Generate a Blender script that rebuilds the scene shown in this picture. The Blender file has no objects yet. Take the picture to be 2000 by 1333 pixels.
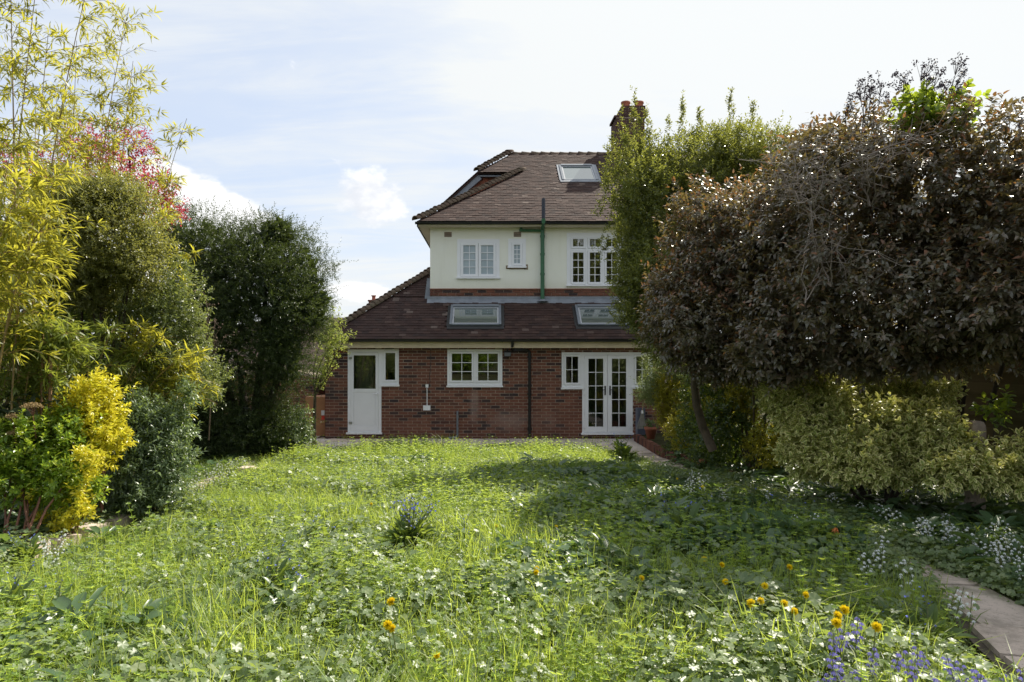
import bpy, math, random
import numpy as np
from mathutils import Vector, Euler, Matrix

SC = bpy.context.scene
COL = SC.collection
R = math.radians
rng = np.random.default_rng(7)
random.seed(7)

# ------------------------------------------------------------------ camera
F = 1333.0
HX, HY = 960.0, 690.0          # vanishing point of the garden, in photo pixels
CZ = 2.1
cam_d = bpy.data.cameras.new('camera')
cam_d.sensor_width = 36.0
cam_d.lens = 24.0
cam_d.shift_x = 0.02
cam_d.shift_y = 0.01175
cam_d.clip_start = 0.05
cam_d.clip_end = 6000
cam = bpy.data.objects.new('camera', cam_d)
COL.objects.link(cam)
cam.location = (0, 0, CZ)
cam.rotation_euler = (R(90), 0, 0)
SC.camera = cam

# ------------------------------------------------------------------ sun, sky
SDX, SDY = 0.62, 0.69          # shadow offset per metre of height (towards -X and -Y)
sun_dir = Vector((SDX, SDY, 1.0)).normalized()      # towards the sun
SUN_EL = math.asin(sun_dir.z)
SUN_AZ = math.atan2(sun_dir.x, sun_dir.y)
sd = bpy.data.lights.new('sun', 'SUN')
sd.energy = 5.0
sd.angle = R(0.6)
sd.color = (1.0, 0.93, 0.80)
sun = bpy.data.objects.new('sun', sd)
COL.objects.link(sun)
sun.rotation_euler = (-sun_dir).to_track_quat('-Z', 'Y').to_euler()
sun.location = (10, 20, 30)

SC.view_settings.view_transform = 'Standard'
SC.view_settings.look = 'None'
SC.view_settings.exposure = 0.70
SC.view_settings.gamma = 1
SC.view_settings.use_curve_mapping = False
SC.cycles.max_bounces = 6
SC.cycles.diffuse_bounces = 3
SC.cycles.glossy_bounces = 3
SC.cycles.transmission_bounces = 4
SC.cycles.transparent_max_bounces = 8
SC.cycles.caustics_reflective = False
SC.cycles.caustics_refractive = False
SC.cycles.sample_clamp_indirect = 6


class NT:
    """small helper round a node tree"""
    def __init__(s, nt):
        s.nt = nt
        s.n = nt.nodes
        s.n.clear()

    def node(s, typ, **kw):
        nd = s.n.new(typ)
        for k, v in kw.items():
            if k.startswith('i_'):
                nd.inputs[k[2:]].default_value = v
            else:
                setattr(nd, k, v)
        return nd

    def link(s, a, b):
        s.nt.links.new(a, b)

    def put(s, sock, v):
        if isinstance(v, (int, float)):
            sock.default_value = v
        elif isinstance(v, (tuple, list)):
            if len(v) == 3 and len(sock.default_value) == 4:
                v = (*v, 1)
            sock.default_value = v
        else:
            s.link(v, sock)

    def math(s, op, a, b=None, c=None, clamp=False):
        nd = s.n.new('ShaderNodeMath')
        nd.operation = op
        nd.use_clamp = clamp
        for i, v in enumerate((a, b, c)):
            if v is not None:
                s.put(nd.inputs[i], v)
        return nd.outputs[0]

    def vmath(s, op, a, b=None):
        nd = s.n.new('ShaderNodeVectorMath')
        nd.operation = op
        s.put(nd.inputs[0], a)
        if b is not None:
            if op == 'SCALE':
                s.put(nd.inputs['Scale'], b)
            else:
                s.put(nd.inputs[1], b)
        return nd.outputs['Value'] if op in ('DOT_PRODUCT', 'LENGTH') else nd.outputs[0]

    def noise(s, vec, scale, detail=4, rough=.55, dist=0.0, out='Fac'):
        nd = s.n.new('ShaderNodeTexNoise')
        nd.inputs['Scale'].default_value = scale
        nd.inputs['Detail'].default_value = detail
        nd.inputs['Roughness'].default_value = rough
        nd.inputs['Distortion'].default_value = dist
        if vec is not None:
            s.link(vec, nd.inputs['Vector'])
        return nd.outputs[out]

    def ramp(s, fac, stops, interp='LINEAR'):
        nd = s.n.new('ShaderNodeValToRGB')
        cr = nd.color_ramp
        cr.interpolation = interp
        while len(cr.elements) < len(stops):
            cr.elements.new(0.5)
        for e, (p, c) in zip(cr.elements, stops):
            e.position = p
            e.color = (*c, 1) if len(c) == 3 else c
        s.put(nd.inputs[0], fac)
        return nd.outputs[0]

    def mix(s, fac, a, b, blend='MIX'):
        nd = s.n.new('ShaderNodeMix')
        nd.data_type = 'RGBA'
        nd.blend_type = blend
        s.put(nd.inputs[0], fac)
        s.put(nd.inputs[6], a)
        s.put(nd.inputs[7], b)
        return nd.outputs[2]

    def maprange(s, v, a, b, c=0.0, d=1.0, smooth=True):
        nd = s.n.new('ShaderNodeMapRange')
        nd.interpolation_type = 'SMOOTHSTEP' if smooth else 'LINEAR'
        s.put(nd.inputs[0], v)
        for i, x in enumerate((a, b, c, d)):
            nd.inputs[i + 1].default_value = x
        return nd.outputs[0]


world = bpy.data.worlds.new('World')
SC.world = world
world.use_nodes = True
w = NT(world.node_tree)
out = w.node('ShaderNodeOutputWorld')
bg = w.node('ShaderNodeBackground')
bg.inputs['Strength'].default_value = 0.10
sky = w.node('ShaderNodeTexSky', sky_type='NISHITA')
sky.sun_disc = False
sky.sun_elevation = SUN_EL
sky.sun_rotation = SUN_AZ
sky.air_density = 1.0
sky.dust_density = 1.2
sky.ozone_density = 1.2
tc = w.node('ShaderNodeTexCoord')
D = tc.outputs['Generated']
sep = w.node('ShaderNodeSeparateXYZ')
w.link(D, sep.inputs[0])
dx, dy, dz = sep.outputs
zc = w.math('MAXIMUM', dz, 0.0)
den = w.math('ADD', zc, 0.22)
cb = w.node('ShaderNodeCombineXYZ')
w.link(w.math('DIVIDE', dx, den), cb.inputs[0])
w.link(w.math('DIVIDE', dy, den), cb.inputs[1])
plane = cb.outputs[0]
# thin high cloud: streaks
mp = w.node('ShaderNodeMapping')
mp.inputs['Rotation'].default_value = (0, 0, R(28))
mp.inputs['Scale'].default_value = (0.55, 2.3, 1)
w.link(plane, mp.inputs[0])
wisp = w.noise(mp.outputs[0], 2.6, 9, .62, .5)
soft = w.noise(plane, 0.9, 5, .55, .2)
sundot = w.vmath('DOT_PRODUCT', D, tuple(sun_dir))
aure = w.maprange(sundot, 0.62, 0.90)            # forward scattering round the sun
cov = w.math('ADD', w.math('MULTIPLY', w.maprange(wisp, .38, .72), .55), w.math('MULTIPLY', w.maprange(soft, .35, .7), .5))
cov = w.math('ADD', cov, w.math('MULTIPLY', aure, .95))
cov = w.math('ADD', cov, w.maprange(dz, .25, 0.0, 0.04, .55))
cov = w.math('MAXIMUM', w.math('MINIMUM', cov, 1.0), .12)
veil_b = w.math('ADD', 5.8, w.math('MULTIPLY', aure, .25))
veil = w.node('ShaderNodeCombineColor')
w.link(w.math('MULTIPLY', veil_b, .97), veil.inputs[0])
w.link(w.math('MULTIPLY', veil_b, 1.0), veil.inputs[1])
w.link(w.math('MULTIPLY', veil_b, 1.01), veil.inputs[2])
skyb = w.mix(1.0, sky.outputs[0], (1.0, 1.0, 1.0), 'MULTIPLY')
pale = w.mix(.72, skyb, (4.5, 5.1, 6.2))                   # bright spring haze in the blue
c1 = w.mix(cov, pale, veil.outputs[0])
# low heaped clouds
az = w.math('ARCTAN2', dx, dy)
el = w.math('ARCSINE', dz)
cv = w.node('ShaderNodeCombineXYZ')
w.link(az, cv.inputs[0])
w.link(w.math('MULTIPLY', el, 1.7), cv.inputs[1])
heap = w.noise(cv.outputs[0], 5.5, 8, .58, .15)
cvb = w.vmath('ADD', cv.outputs[0], (0.012, 0.045, 0.0))
heap2 = w.noise(cvb, 5.5, 8, .58, .15)


def bump(a0, e0, sa, se):
    u = w.math('DIVIDE', w.math('SUBTRACT', az, R(a0)), R(sa))
    v = w.math('DIVIDE', w.math('SUBTRACT', el, R(e0)), R(se))
    r2 = w.math('ADD', w.math('MULTIPLY', u, u), w.math('MULTIPLY', v, v))
    return w.math('EXPONENT', w.math('MULTIPLY', r2, -1.0))


band = w.math('MULTIPLY', w.maprange(el, R(3), R(8)), w.maprange(el, R(16), R(10)))
hb = w.math('MULTIPLY', band, .10)
for a0, e0, sa, se, k in ((-21.5, 11.0, 3.6, 2.0, .34), (-27, 13.0, 4, 2.0, .30), (-9.5, 12.4, 3.8, 2.6, .23), (-10.5, 5.0, 3.0, .9, .22), (-38, 13, 5, 4, .25),
                          (55, 9, 8, 3, .25), (100, 10, 9, 3, .3), (150, 8, 12, 3, .3), (-140, 9, 9, 3, .3), (-80, 10, 8, 3, .3)):
    hb = w.math('ADD', hb, w.math('MULTIPLY', bump(a0, e0, sa, se), k))
dens = w.math('ADD', heap, hb)
hm = w.maprange(dens, .66, .76)
shade = w.maprange(w.math('SUBTRACT', heap2, heap), -.10, .12, 0.0, 1.0)
hc = w.mix(shade, (7.0, 7.0, 7.0), (5.2, 5.4, 5.8))
c2 = w.mix(hm, c1, hc)
w.link(c2, bg.inputs['Color'])
w.link(bg.outputs[0], out.inputs['Surface'])


# ------------------------------------------------------------------ mesh helpers
def at(px, py, Y):
    """photo pixel (2000 x 1333) at distance Y -> world"""
    return Vector(((px - HX) / F * Y, Y, CZ - (py - HY) / F * Y))


class MB:
    def __init__(s):
        s.v, s.f, s.m, s.n = [], [], [], 0

    def add(s, V, faces, mi=0):
        V = np.asarray(V, dtype=np.float32).reshape(-1, 3)
        s.v.append(V)
        groups = {}
        if isinstance(faces, np.ndarray):
            s.f.append(faces.astype(np.int32) + s.n)
            s.m.append(np.full(len(faces), 0, np.int32) + mi)
        else:
            for f in faces:
                groups.setdefault(len(f), []).append(f)
            for k, fs in groups.items():
                s.f.append(np.array(fs, np.int32) + s.n)
                s.m.append(np.full(len(fs), mi, np.int32))
        s.n += len(V)
        return s

    def box(s, x0, x1, y0, y1, z0, z1, mi=0):
        V = [(x0, y0, z0), (x1, y0, z0), (x1, y1, z0), (x0, y1, z0), (x0, y0, z1), (x1, y0, z1), (x1, y1, z1), (x0, y1, z1)]
        return s.add(V, BOXF, mi)

    def obox(s, M, sx, sy, sz, mi=0):
        """box of full size sx,sy,sz centred at matrix M"""
        V = np.array([(x * sx / 2, y * sy / 2, z * sz / 2) for z in (-1, 1) for x, y in ((-1, -1), (1, -1), (1, 1), (-1, 1))])
        M = np.array(M)
        return s.add(V @ M[:3, :3].T + M[:3, 3], BOXF, mi)

    def tube(s, pts, rad, n=6, mi=0, cap=True):
        P = np.array([tuple(p) for p in pts], float)
        k = len(P)
        rad = np.full(k, rad) if np.isscalar(rad) else np.asarray(rad, float)
        T = np.gradient(P, axis=0)
        T /= np.linalg.norm(T, axis=1, keepdims=True) + 1e-9
        up = np.array([0, 0, 1.0]) if abs(T[0, 2]) < .9 else np.array([1.0, 0, 0])
        A = np.cross(T, up)
        A /= np.linalg.norm(A, axis=1, keepdims=True) + 1e-9
        B = np.cross(T, A)
        an = np.arange(n) / n * 2 * math.pi
        V = (P[:, None] + rad[:, None, None] * (np.cos(an)[None, :, None] * A[:, None] + np.sin(an)[None, :, None] * B[:, None])).reshape(-1, 3)
        i = np.arange(k - 1)[:, None] * n
        j = np.arange(n)[None]
        jn = (j + 1) % n
        Q = np.stack([i + j, i + jn, i + n + jn, i + n + j], -1).reshape(-1, 4)
        s.add(V, Q[:, ::-1].copy(), mi)
        if cap:
            s.f.append(np.array([list(range(s.n - n, s.n))], np.int32))
            s.m.append(np.array([mi], np.int32))
            b = s.n - k * n
            s.f.append(np.array([list(range(b + n - 1, b - 1, -1))], np.int32))
            s.m.append(np.array([mi], np.int32))
        return s

    def lathe(s, c, prof, n=16, mi=0):
        k = len(prof)
        an = np.arange(n) / n * 2 * math.pi
        V = np.array([(c[0] + r * math.cos(a), c[1] + r * math.sin(a), c[2] + z) for r, z in prof for a in an])
        i = np.arange(k - 1)[:, None] * n
        j = np.arange(n)[None]
        jn = (j + 1) % n
        Q = np.stack([i + j, i + jn, i + n + jn, i + n + j], -1).reshape(-1, 4)
        return s.add(V, Q, mi)

    def data(s, name, mats, smooth=False):
        me = bpy.data.meshes.new(name)
        V = np.concatenate(s.v).astype(np.float32)
        me.vertices.add(len(V))
        me.vertices.foreach_set('co', V.ravel())
        tot = sum(f.size for f in s.f)
        nf = sum(len(f) for f in s.f)
        me.loops.add(tot)
        me.loops.foreach_set('vertex_index', np.concatenate([f.ravel() for f in s.f]))
        sizes = np.concatenate([np.full(len(f), f.shape[1], np.int32) for f in s.f])
        st = np.zeros(nf, np.int32)
        st[1:] = np.cumsum(sizes)[:-1]
        me.polygons.add(nf)
        me.polygons.foreach_set('loop_start', st)
        me.polygons.foreach_set('use_smooth', np.full(nf, bool(smooth)))
        mats = mats if isinstance(mats, (list, tuple)) else [mats]
        for m in mats:
            me.materials.append(m)
        me.polygons.foreach_set('material_index', np.concatenate(s.m))
        me.update(calc_edges=True)
        return me

    def build(s, name, mats, parent=None, smooth=False, kind=None):
        return link(name, s.data(name, mats, smooth), parent, kind)


BOXF = [(0, 3, 2, 1), (4, 5, 6, 7), (0, 1, 5, 4), (1, 2, 6, 5), (2, 3, 7, 6), (3, 0, 4, 7)]


def link(name, me, parent=None, kind=None):
    o = bpy.data.objects.new(name, me)
    COL.objects.link(o)
    if parent is not None:
        o.parent = parent
        pw = parent
        off = Vector((0, 0, 0))
        while pw is not None:            # parents are only translated
            off += pw.location
            pw = pw.parent
        o.location = -off                # mesh coordinates are world coordinates
    if kind:
        o['kind'] = kind
    return o


def thing(name, label, cat, loc=(0, 0, 0), group=None):
    o = bpy.data.objects.new(name, None)
    o.empty_display_size = .1
    COL.objects.link(o)
    o.location = loc
    return tag(o, label, cat, group)


def tag(o, label, cat, group=None, kind=None):
    o['label'] = label
    if cat:
        o['category'] = cat
    if group:
        o['group'] = group
    if kind:
        o['kind'] = kind
    return o


def copy_thing(t, loc, rz=0.0, label=None, scale=1.0):
    """a copy of a thing and of each of its parts and sub-parts"""
    c = t.copy()
    COL.objects.link(c)
    c.location = loc
    c.rotation_euler = (0, 0, rz)
    c.scale = (scale,) * 3
    if label:
        c['label'] = label
    for ch in list(t.children):
        d = ch.copy()
        COL.objects.link(d)
        d.parent = c
        for g in list(ch.children):
            e = g.copy()
            COL.objects.link(e)
            e.parent = d
    return c


# ------------------------------------------------------------------ materials
def mat(name):
    m = bpy.data.materials.new(name)
    m.use_nodes = True
    t = NT(m.node_tree)
    t.out = t.node('ShaderNodeOutputMaterial')
    return m, t


def principled(t, **kw):
    p = t.n.new('ShaderNodeBsdfPrincipled')
    for k, v in kw.items():
        t.put(p.inputs[k], v)
    return p


def simple(name, col, rough=.5, var=.12, nscale=8., bump=.0, spec=.5, metal=0., bscale=None):
    m, t = mat(name)
    g = t.node('ShaderNodeNewGeometry')
    n = t.noise(g.outputs['Position'], nscale, 5, .6)
    lo = tuple(c * (1 - var) for c in col)
    hi = tuple(min(1, c * (1 + var)) for c in col)
    p = principled(t, **{'Base Color': t.ramp(n, [(.3, lo), (.7, hi)]), 'Roughness': rough, 'Specular IOR Level': spec, 'Metallic': metal})
    if bump:
        b = t.node('ShaderNodeBump')
        b.inputs['Strength'].default_value = bump
        b.inputs['Distance'].default_value = .01
        t.link(t.noise(g.outputs['Position'], bscale or nscale * 6, 5, .6), b.inputs['Height'])
        t.link(b.outputs[0], p.inputs['Normal'])
    t.link(p.outputs[0], t.out.inputs[0])
    return m


def piece_random(t):
    """a number that differs from loose piece to loose piece and from object to object"""
    g = t.node('ShaderNodeNewGeometry')
    oi = t.node('ShaderNodeObjectInfo')
    return t.math('FRACT', t.math('ADD', g.outputs['Random Per Island'], t.math('MULTIPLY', oi.outputs['Random'], 7.31))), g


def leaf_mat(name, cols, trans, tw=.35, rough=.38, spec=.5, edge=None, hue=0.0):
    """cols: stops over the leaves; trans: colour of light passing through"""
    m, t = mat(name)
    r, g = piece_random(t)
    k = len(cols)
    base = t.ramp(r, [(i / max(k - 1, 1), c) for i, c in enumerate(cols)])
    if edge is not None:                      # pale margin of variegated leaves, from the leaf's own coordinates
        a = t.node('ShaderNodeAttribute', attribute_name='rim')
        r2 = t.math('FRACT', t.math('MULTIPLY', r, 13.7))
        f = t.maprange(a.outputs['Fac'], .35, .75)
        base = t.mix(t.math('MULTIPLY', f, t.maprange(r2, -.5, .7)), base, edge)
    p = principled(t, **{'Base Color': base, 'Roughness': rough, 'Specular IOR Level': spec})
    tr = t.node('ShaderNodeBsdfTranslucent')
    r3 = t.math('FRACT', t.math('MULTIPLY', r, 5.3))
    t.put(tr.inputs[0], t.mix(r3, tuple(c * .75 for c in trans), tuple(min(1, c * 1.25) for c in trans)))
    mx = t.node('ShaderNodeMixShader')
    mx.inputs[0].default_value = tw
    t.link(p.outputs[0], mx.inputs[1])
    t.link(tr.outputs[0], mx.inputs[2])
    t.link(mx.outputs[0], t.out.inputs[0])
    return m


M = {}
# brick: one material for bricks laid as objects and for the joined ones
m, t = mat('brick')
r, g = piece_random(t)
pos = g.outputs['Position']
base = t.ramp(r, [(0, (.135, .057, .040)), (.25, (.205, .086, .056)), (.45, (.165, .069, .047)), (.62, (.23, .102, .065)), (.72, (.18, .077, .052)), (.80, (.075, .045, .04)), (.90, (.045, .034, .034)), (1, (.12, .05, .037))])
fine = t.noise(pos, 60, 4, .65)
base = t.mix(t.maprange(fine, .45, .75, 0, .5), base, (.06, .03, .024))
# pale lime wash smears left on the wall, and dirt near the ground
sp = t.node('ShaderNodeSeparateXYZ')
t.link(pos, sp.inputs[0])
big = t.noise(pos, 2.2, 6, .65)


def blob(cx, cz, rx, rz):
    u = t.math('DIVIDE', t.math('SUBTRACT', sp.outputs[0], cx), rx)
    v = t.math('DIVIDE', t.math('SUBTRACT', sp.outputs[2], cz), rz)
    return t.math('EXPONENT', t.math('MULTIPLY', t.math('ADD', t.math('MULTIPLY', u, u), t.math('MULTIPLY', v, v)), -1.))


smear = t.math('ADD', blob(-.43, .95, .13, .5), t.math('ADD', t.math('MULTIPLY', blob(.35, .45, .75, .42), .75), t.math('MULTIPLY', blob(1.5, .45, .6, .35), .5)))
wear = t.maprange(t.math('MULTIPLY', smear, big), .16, .50, 0, .55)
base = t.mix(wear, base, (.30, .22, .19))
M['brick_base'] = base
b = t.node('ShaderNodeBump')
b.inputs['Strength'].default_value = .5
b.inputs['Distance'].default_value = .006
t.link(t.noise(pos, 90, 4, .6), b.inputs['Height'])
p = principled(t, **{'Base Color': base, 'Roughness': .88, 'Specular IOR Level': .25})
t.link(b.outputs[0], p.inputs['Normal'])
t.link(p.outputs[0], t.out.inputs[0])
M['brick'] = m

m, t = mat('backlit_brick')
r, g = piece_random(t)
base = t.ramp(r, [(0, (.085, .045, .036)), (.4, (.12, .060, .046)), (.7, (.065, .042, .036)), (1, (.10, .055, .045))])  # chimney brick: darker than the walls, its backlit tone put into the colour
p = principled(t, **{'Base Color': base, 'Roughness': .9, 'Specular IOR Level': .2})
t.link(p.outputs[0], t.out.inputs[0])
M['backlit_brick'] = m
M['mortar'] = simple('mortar', (.46, .37, .30), .95, .25, 5, .3)
m, t = mat('cream_render')
g = t.node('ShaderNodeNewGeometry')
mp = t.node('ShaderNodeMapping')
mp.inputs['Scale'].default_value = (5, 5, .35)
t.link(g.outputs['Position'], mp.inputs[0])
streak = t.noise(mp.outputs[0], 1.6, 5, .6)
patch = t.noise(g.outputs['Position'], 1.1, 6, .65)
base = t.ramp(patch, [(.3, (.85, .84, .72)), (.7, (.89, .88, .79))])
base = t.mix(t.maprange(streak, .5, .8, 0, .2), base, (.66, .64, .52))
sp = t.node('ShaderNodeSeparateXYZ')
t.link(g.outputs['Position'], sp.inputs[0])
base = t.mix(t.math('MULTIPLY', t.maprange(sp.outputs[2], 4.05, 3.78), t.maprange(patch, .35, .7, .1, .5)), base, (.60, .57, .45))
p = principled(t, **{'Base Color': base, 'Roughness': .92, 'Specular IOR Level': .25})
b = t.node('ShaderNodeBump')
b.inputs['Strength'].default_value = .35
b.inputs['Distance'].default_value = .012
t.link(t.noise(g.outputs['Position'], 55, 6, .7), b.inputs['Height'])
t.link(b.outputs[0], p.inputs['Normal'])
t.link(p.outputs[0], t.out.inputs[0])
M['render'] = m
m, t = mat('roof_tile')
r, g = piece_random(t)
base = t.ramp(r, [(0, (.037, .020, .017)), (.2, (.056, .031, .025)), (.4, (.044, .025, .021)), (.6, (.068, .038, .030)), (.75, (.034, .021, .019)), (.95, (.074, .044, .036)), (1, (.14, .105, .088))])
n1 = t.noise(g.outputs['Position'], 3.0, 6, .65)
base = t.mix(t.maprange(n1, .56, .78, 0, .4), base, (.055, .048, .036))      # lichen
n2 = t.noise(g.outputs['Position'], 45, 4, .65)
base = t.mix(t.maprange(n2, .5, .7, 0, .4), base, (.035, .026, .024))
p = principled(t, **{'Base Color': base, 'Roughness': .85, 'Specular IOR Level': .25})
b = t.node('ShaderNodeBump')
b.inputs['Strength'].default_value = .4
b.inputs['Distance'].default_value = .006
t.link(n2, b.inputs['Height'])
t.link(b.outputs[0], p.inputs['Normal'])
t.link(p.outputs[0], t.out.inputs[0])
M['tile'] = m
m, t = mat('hip_tile')
r, g = piece_random(t)
base = t.ramp(r, [(0, (.11, .072, .052)), (.5, (.16, .11, .078)), (1, (.13, .098, .07))])
n1 = t.noise(g.outputs['Position'], 14, 6, .65)
base = t.mix(t.maprange(n1, .45, .7, 0, .7), base, (.15, .14, .10))
p = principled(t, **{'Base Color': base, 'Roughness': .9, 'Specular IOR Level': .2})
t.link(p.outputs[0], t.out.inputs[0])
M['hip'] = m
m, t = mat('hung_tile')
r, g = piece_random(t)
base = t.ramp(r, [(0, (.25, .085, .05)), (.5, (.33, .12, .07)), (1, (.20, .07, .045))])
p = principled(t, **{'Base Color': base, 'Roughness': .85, 'Specular IOR Level': .25})
t.link(p.outputs[0], t.out.inputs[0])
M['hung'] = m

M['upvc'] = simple('white_upvc', (.84, .84, .86), .32, .02, 3)
M['cream'] = simple('cream_paint', (.66, .54, .37), .6, .14, 4, .1)
M['soffit'] = simple('soffit_paint', (.74, .66, .54), .6, .05, 3)
M['black_plastic'] = simple('black_plastic', (.012, .012, .013), .35, .2, 9)
M['green_paint'] = simple('green_paint', (.035, .13, .06), .45, .2, 12)
M['navy'] = simple('dark_pipe', (.02, .025, .04), .5, .2, 9)
M['lead'] = simple('lead', (.22, .24, .27), .6, .2, 6, .2)
M['grey_metal'] = simple('grey_metal', (.20, .22, .25), .4, .1, 8, metal=.3)
M['dark_metal'] = simple('dark_metal', (.02, .02, .022), .4, .1, 8)
M['steel'] = simple('steel', (.5, .5, .5), .3, .05, 8, metal=.9)
M['beige'] = simple('beige_terracotta', (.42, .32, .24), .8, .1, 20)
M['plaster'] = simple('plaster', (.40, .38, .34), .9, .08, 2)
M['dark_room'] = simple('dark_room', (.06, .055, .05), .9, .15, 2)
M['carpet'] = simple('room_floor', (.16, .12, .08), .8, .15, 3)
M['card'] = simple('cardboard', (.36, .17, .075), .8, .08, 5, .1)
M['paper'] = simple('paper', (.7, .7, .68), .7, .03, 5)
M['redprint'] = simple('red_print', (.65, .05, .03), .6, .05, 5)
M['terracotta'] = simple('terracotta', (.30, .10, .055), .8, .2, 9)
M['clay'] = simple('chimney_clay', (.30, .10, .06), .8, .2, 9)
M['concrete'] = simple('concrete', (.30, .24, .19), .9, .25, 14, .8, bscale=90)
M['bark'] = simple('bark', (.10, .075, .05), .9, .3, 14, .6)
M['bark_dark'] = simple('bark_dark', (.055, .04, .03), .9, .3, 14, .6)
M['red_stem'] = simple('red_stem', (.17, .075, .045), .7, .25, 14)
M['dry'] = simple('dry_twig', (.20, .14, .10), .85, .3, 14)
M['dry_grey'] = simple('dry_grey_twig', (.25, .21, .18), .85, .25, 14)
M['culm'] = simple('bamboo_culm', (.26, .18, .07), .45, .35, 6)
M['cane'] = simple('cane', (.25, .14, .07), .7, .2, 12)
M['brush'] = simple('grey_bristle', (.3, .28, .25), .9, .2, 20)
M['bluegrey'] = simple('blue_grey_plastic', (.09, .10, .14), .5, .1, 8)
m, t = mat('glass')
fr = t.node('ShaderNodeFresnel')
fr.inputs['IOR'].default_value = 2.0
tr = t.node('ShaderNodeBsdfTransparent')
tr.inputs[0].default_value = (.80, .84, .83, 1)
gl = t.node('ShaderNodeBsdfGlossy')
gl.inputs['Roughness'].default_value = .01
mx = t.node('ShaderNodeMixShader')
t.link(t.math('MULTIPLY', fr.outputs[0], 1.25, clamp=True), mx.inputs[0])
t.link(tr.outputs[0], mx.inputs[1])
t.link(gl.outputs[0], mx.inputs[2])
t.link(mx.outputs[0], t.out.inputs[0])
M['glass'] = m
m, t = mat('bluish_glass')
g = t.node('ShaderNodeNewGeometry')
p = principled(t, **{'Base Color': t.ramp(t.noise(g.outputs['Position'], 3, 2), [(.3, (.29, .36, .40)), (.7, (.40, .47, .50))]), 'Roughness': .3, 'Specular IOR Level': .6})  # opaque pale blue-grey panes, softly mottled
t.link(p.outputs[0], t.out.inputs[0])
M['bluish'] = m
# roof glazing: tinted and very reflective at a slant
m, t = mat('roof_glass')
p = principled(t, **{'Base Color': (.10, .13, .13), 'Roughness': .015, 'Specular IOR Level': 1.0, 'IOR': 2.4})
t.link(p.outputs[0], t.out.inputs[0])
M['roof_glass'] = m
# soil
m, t = mat('soil')
g = t.node('ShaderNodeNewGeometry')
n = t.noise(g.outputs['Position'], 3.5, 8, .7)
p = principled(t, **{'Base Color': t.ramp(n, [(.3, (.022, .018, .010)), (.5, (.040, .040, .016)), (.7, (.060, .062, .024))]), 'Roughness': .95, 'Specular IOR Level': .1})
b = t.node('ShaderNodeBump')
b.inputs['Strength'].default_value = .8
b.inputs['Distance'].default_value = .03
t.link(t.noise(g.outputs['Position'], 22, 6, .7), b.inputs['Height'])
t.link(b.outputs[0], p.inputs['Normal'])
t.link(p.outputs[0], t.out.inputs[0])
M['soil'] = m
# sandstone slabs
m, t = mat('sandstone')
r, g = piece_random(t)
base = t.ramp(r, [(0, (.60, .50, .41)), (.35, (.66, .58, .50)), (.7, (.56, .49, .43)), (1, (.64, .52, .40))])
n = t.noise(g.outputs['Position'], 2.5, 7, .65, .6)
base = t.mix(t.maprange(n, .4, .7, 0, .5), base, (.30, .25, .22))
p = principled(t, **{'Base Color': base, 'Roughness': .85, 'Specular IOR Level': .3})
b = t.node('ShaderNodeBump')
b.inputs['Strength'].default_value = .4
b.inputs['Distance'].default_value = .008
t.link(t.noise(g.outputs['Position'], 18, 6, .65), b.inputs['Height'])
t.link(b.outputs[0], p.inputs['Normal'])
t.link(p.outputs[0], t.out.inputs[0])
M['slab'] = m
m, t = mat('path_stone')
r, g = piece_random(t)
base = t.ramp(r, [(0, (.50, .41, .34)), (.5, (.62, .51, .43)), (1, (.55, .46, .39))])
n = t.noise(g.outputs['Position'], 60, 5, .75)
base = t.mix(t.maprange(n, .56, .68, 0, .85), base, (.10, .085, .08))
n = t.noise(g.outputs['Position'], 4, 7, .7)
base = t.mix(t.maprange(n, .42, .66, 0, .7), base, (.22, .19, .155))
n = t.noise(g.outputs['Position'], 1.7, 6, .7)
base = t.mix(t.maprange(n, .52, .70, 0, .5), base, (.13, .14, .075))
p = principled(t, **{'Base Color': base, 'Roughness': .9, 'Specular IOR Level': .25})
b = t.node('ShaderNodeBump')
b.inputs['Strength'].default_value = .6
b.inputs['Distance'].default_value = .006
t.link(t.noise(g.outputs['Position'], 70, 6, .7), b.inputs['Height'])
t.link(b.outputs[0], p.inputs['Normal'])
t.link(p.outputs[0], t.out.inputs[0])
M['path'] = m
# fence boards
m, t = mat('fence_board')
r, g = piece_random(t)
mp = t.node('ShaderNodeMapping')
mp.inputs['Scale'].default_value = (30, 1.2, 30)
t.link(g.outputs['Position'], mp.inputs[0])
n = t.noise(mp.outputs[0], 1.5, 6, .65)
base = t.mix(n, t.ramp(r, [(0, (.14, .095, .05)), (1, (.20, .14, .075))]), (.075, .055, .03))
n = t.noise(g.outputs['Position'], 2, 5)
base = t.mix(t.maprange(n, .45, .7, 0, .6), base, (.075, .085, .035))
p = principled(t, **{'Base Color': base, 'Roughness': .9, 'Specular IOR Level': .2})
t.link(p.outputs[0], t.out.inputs[0])
M['board'] = m

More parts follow.
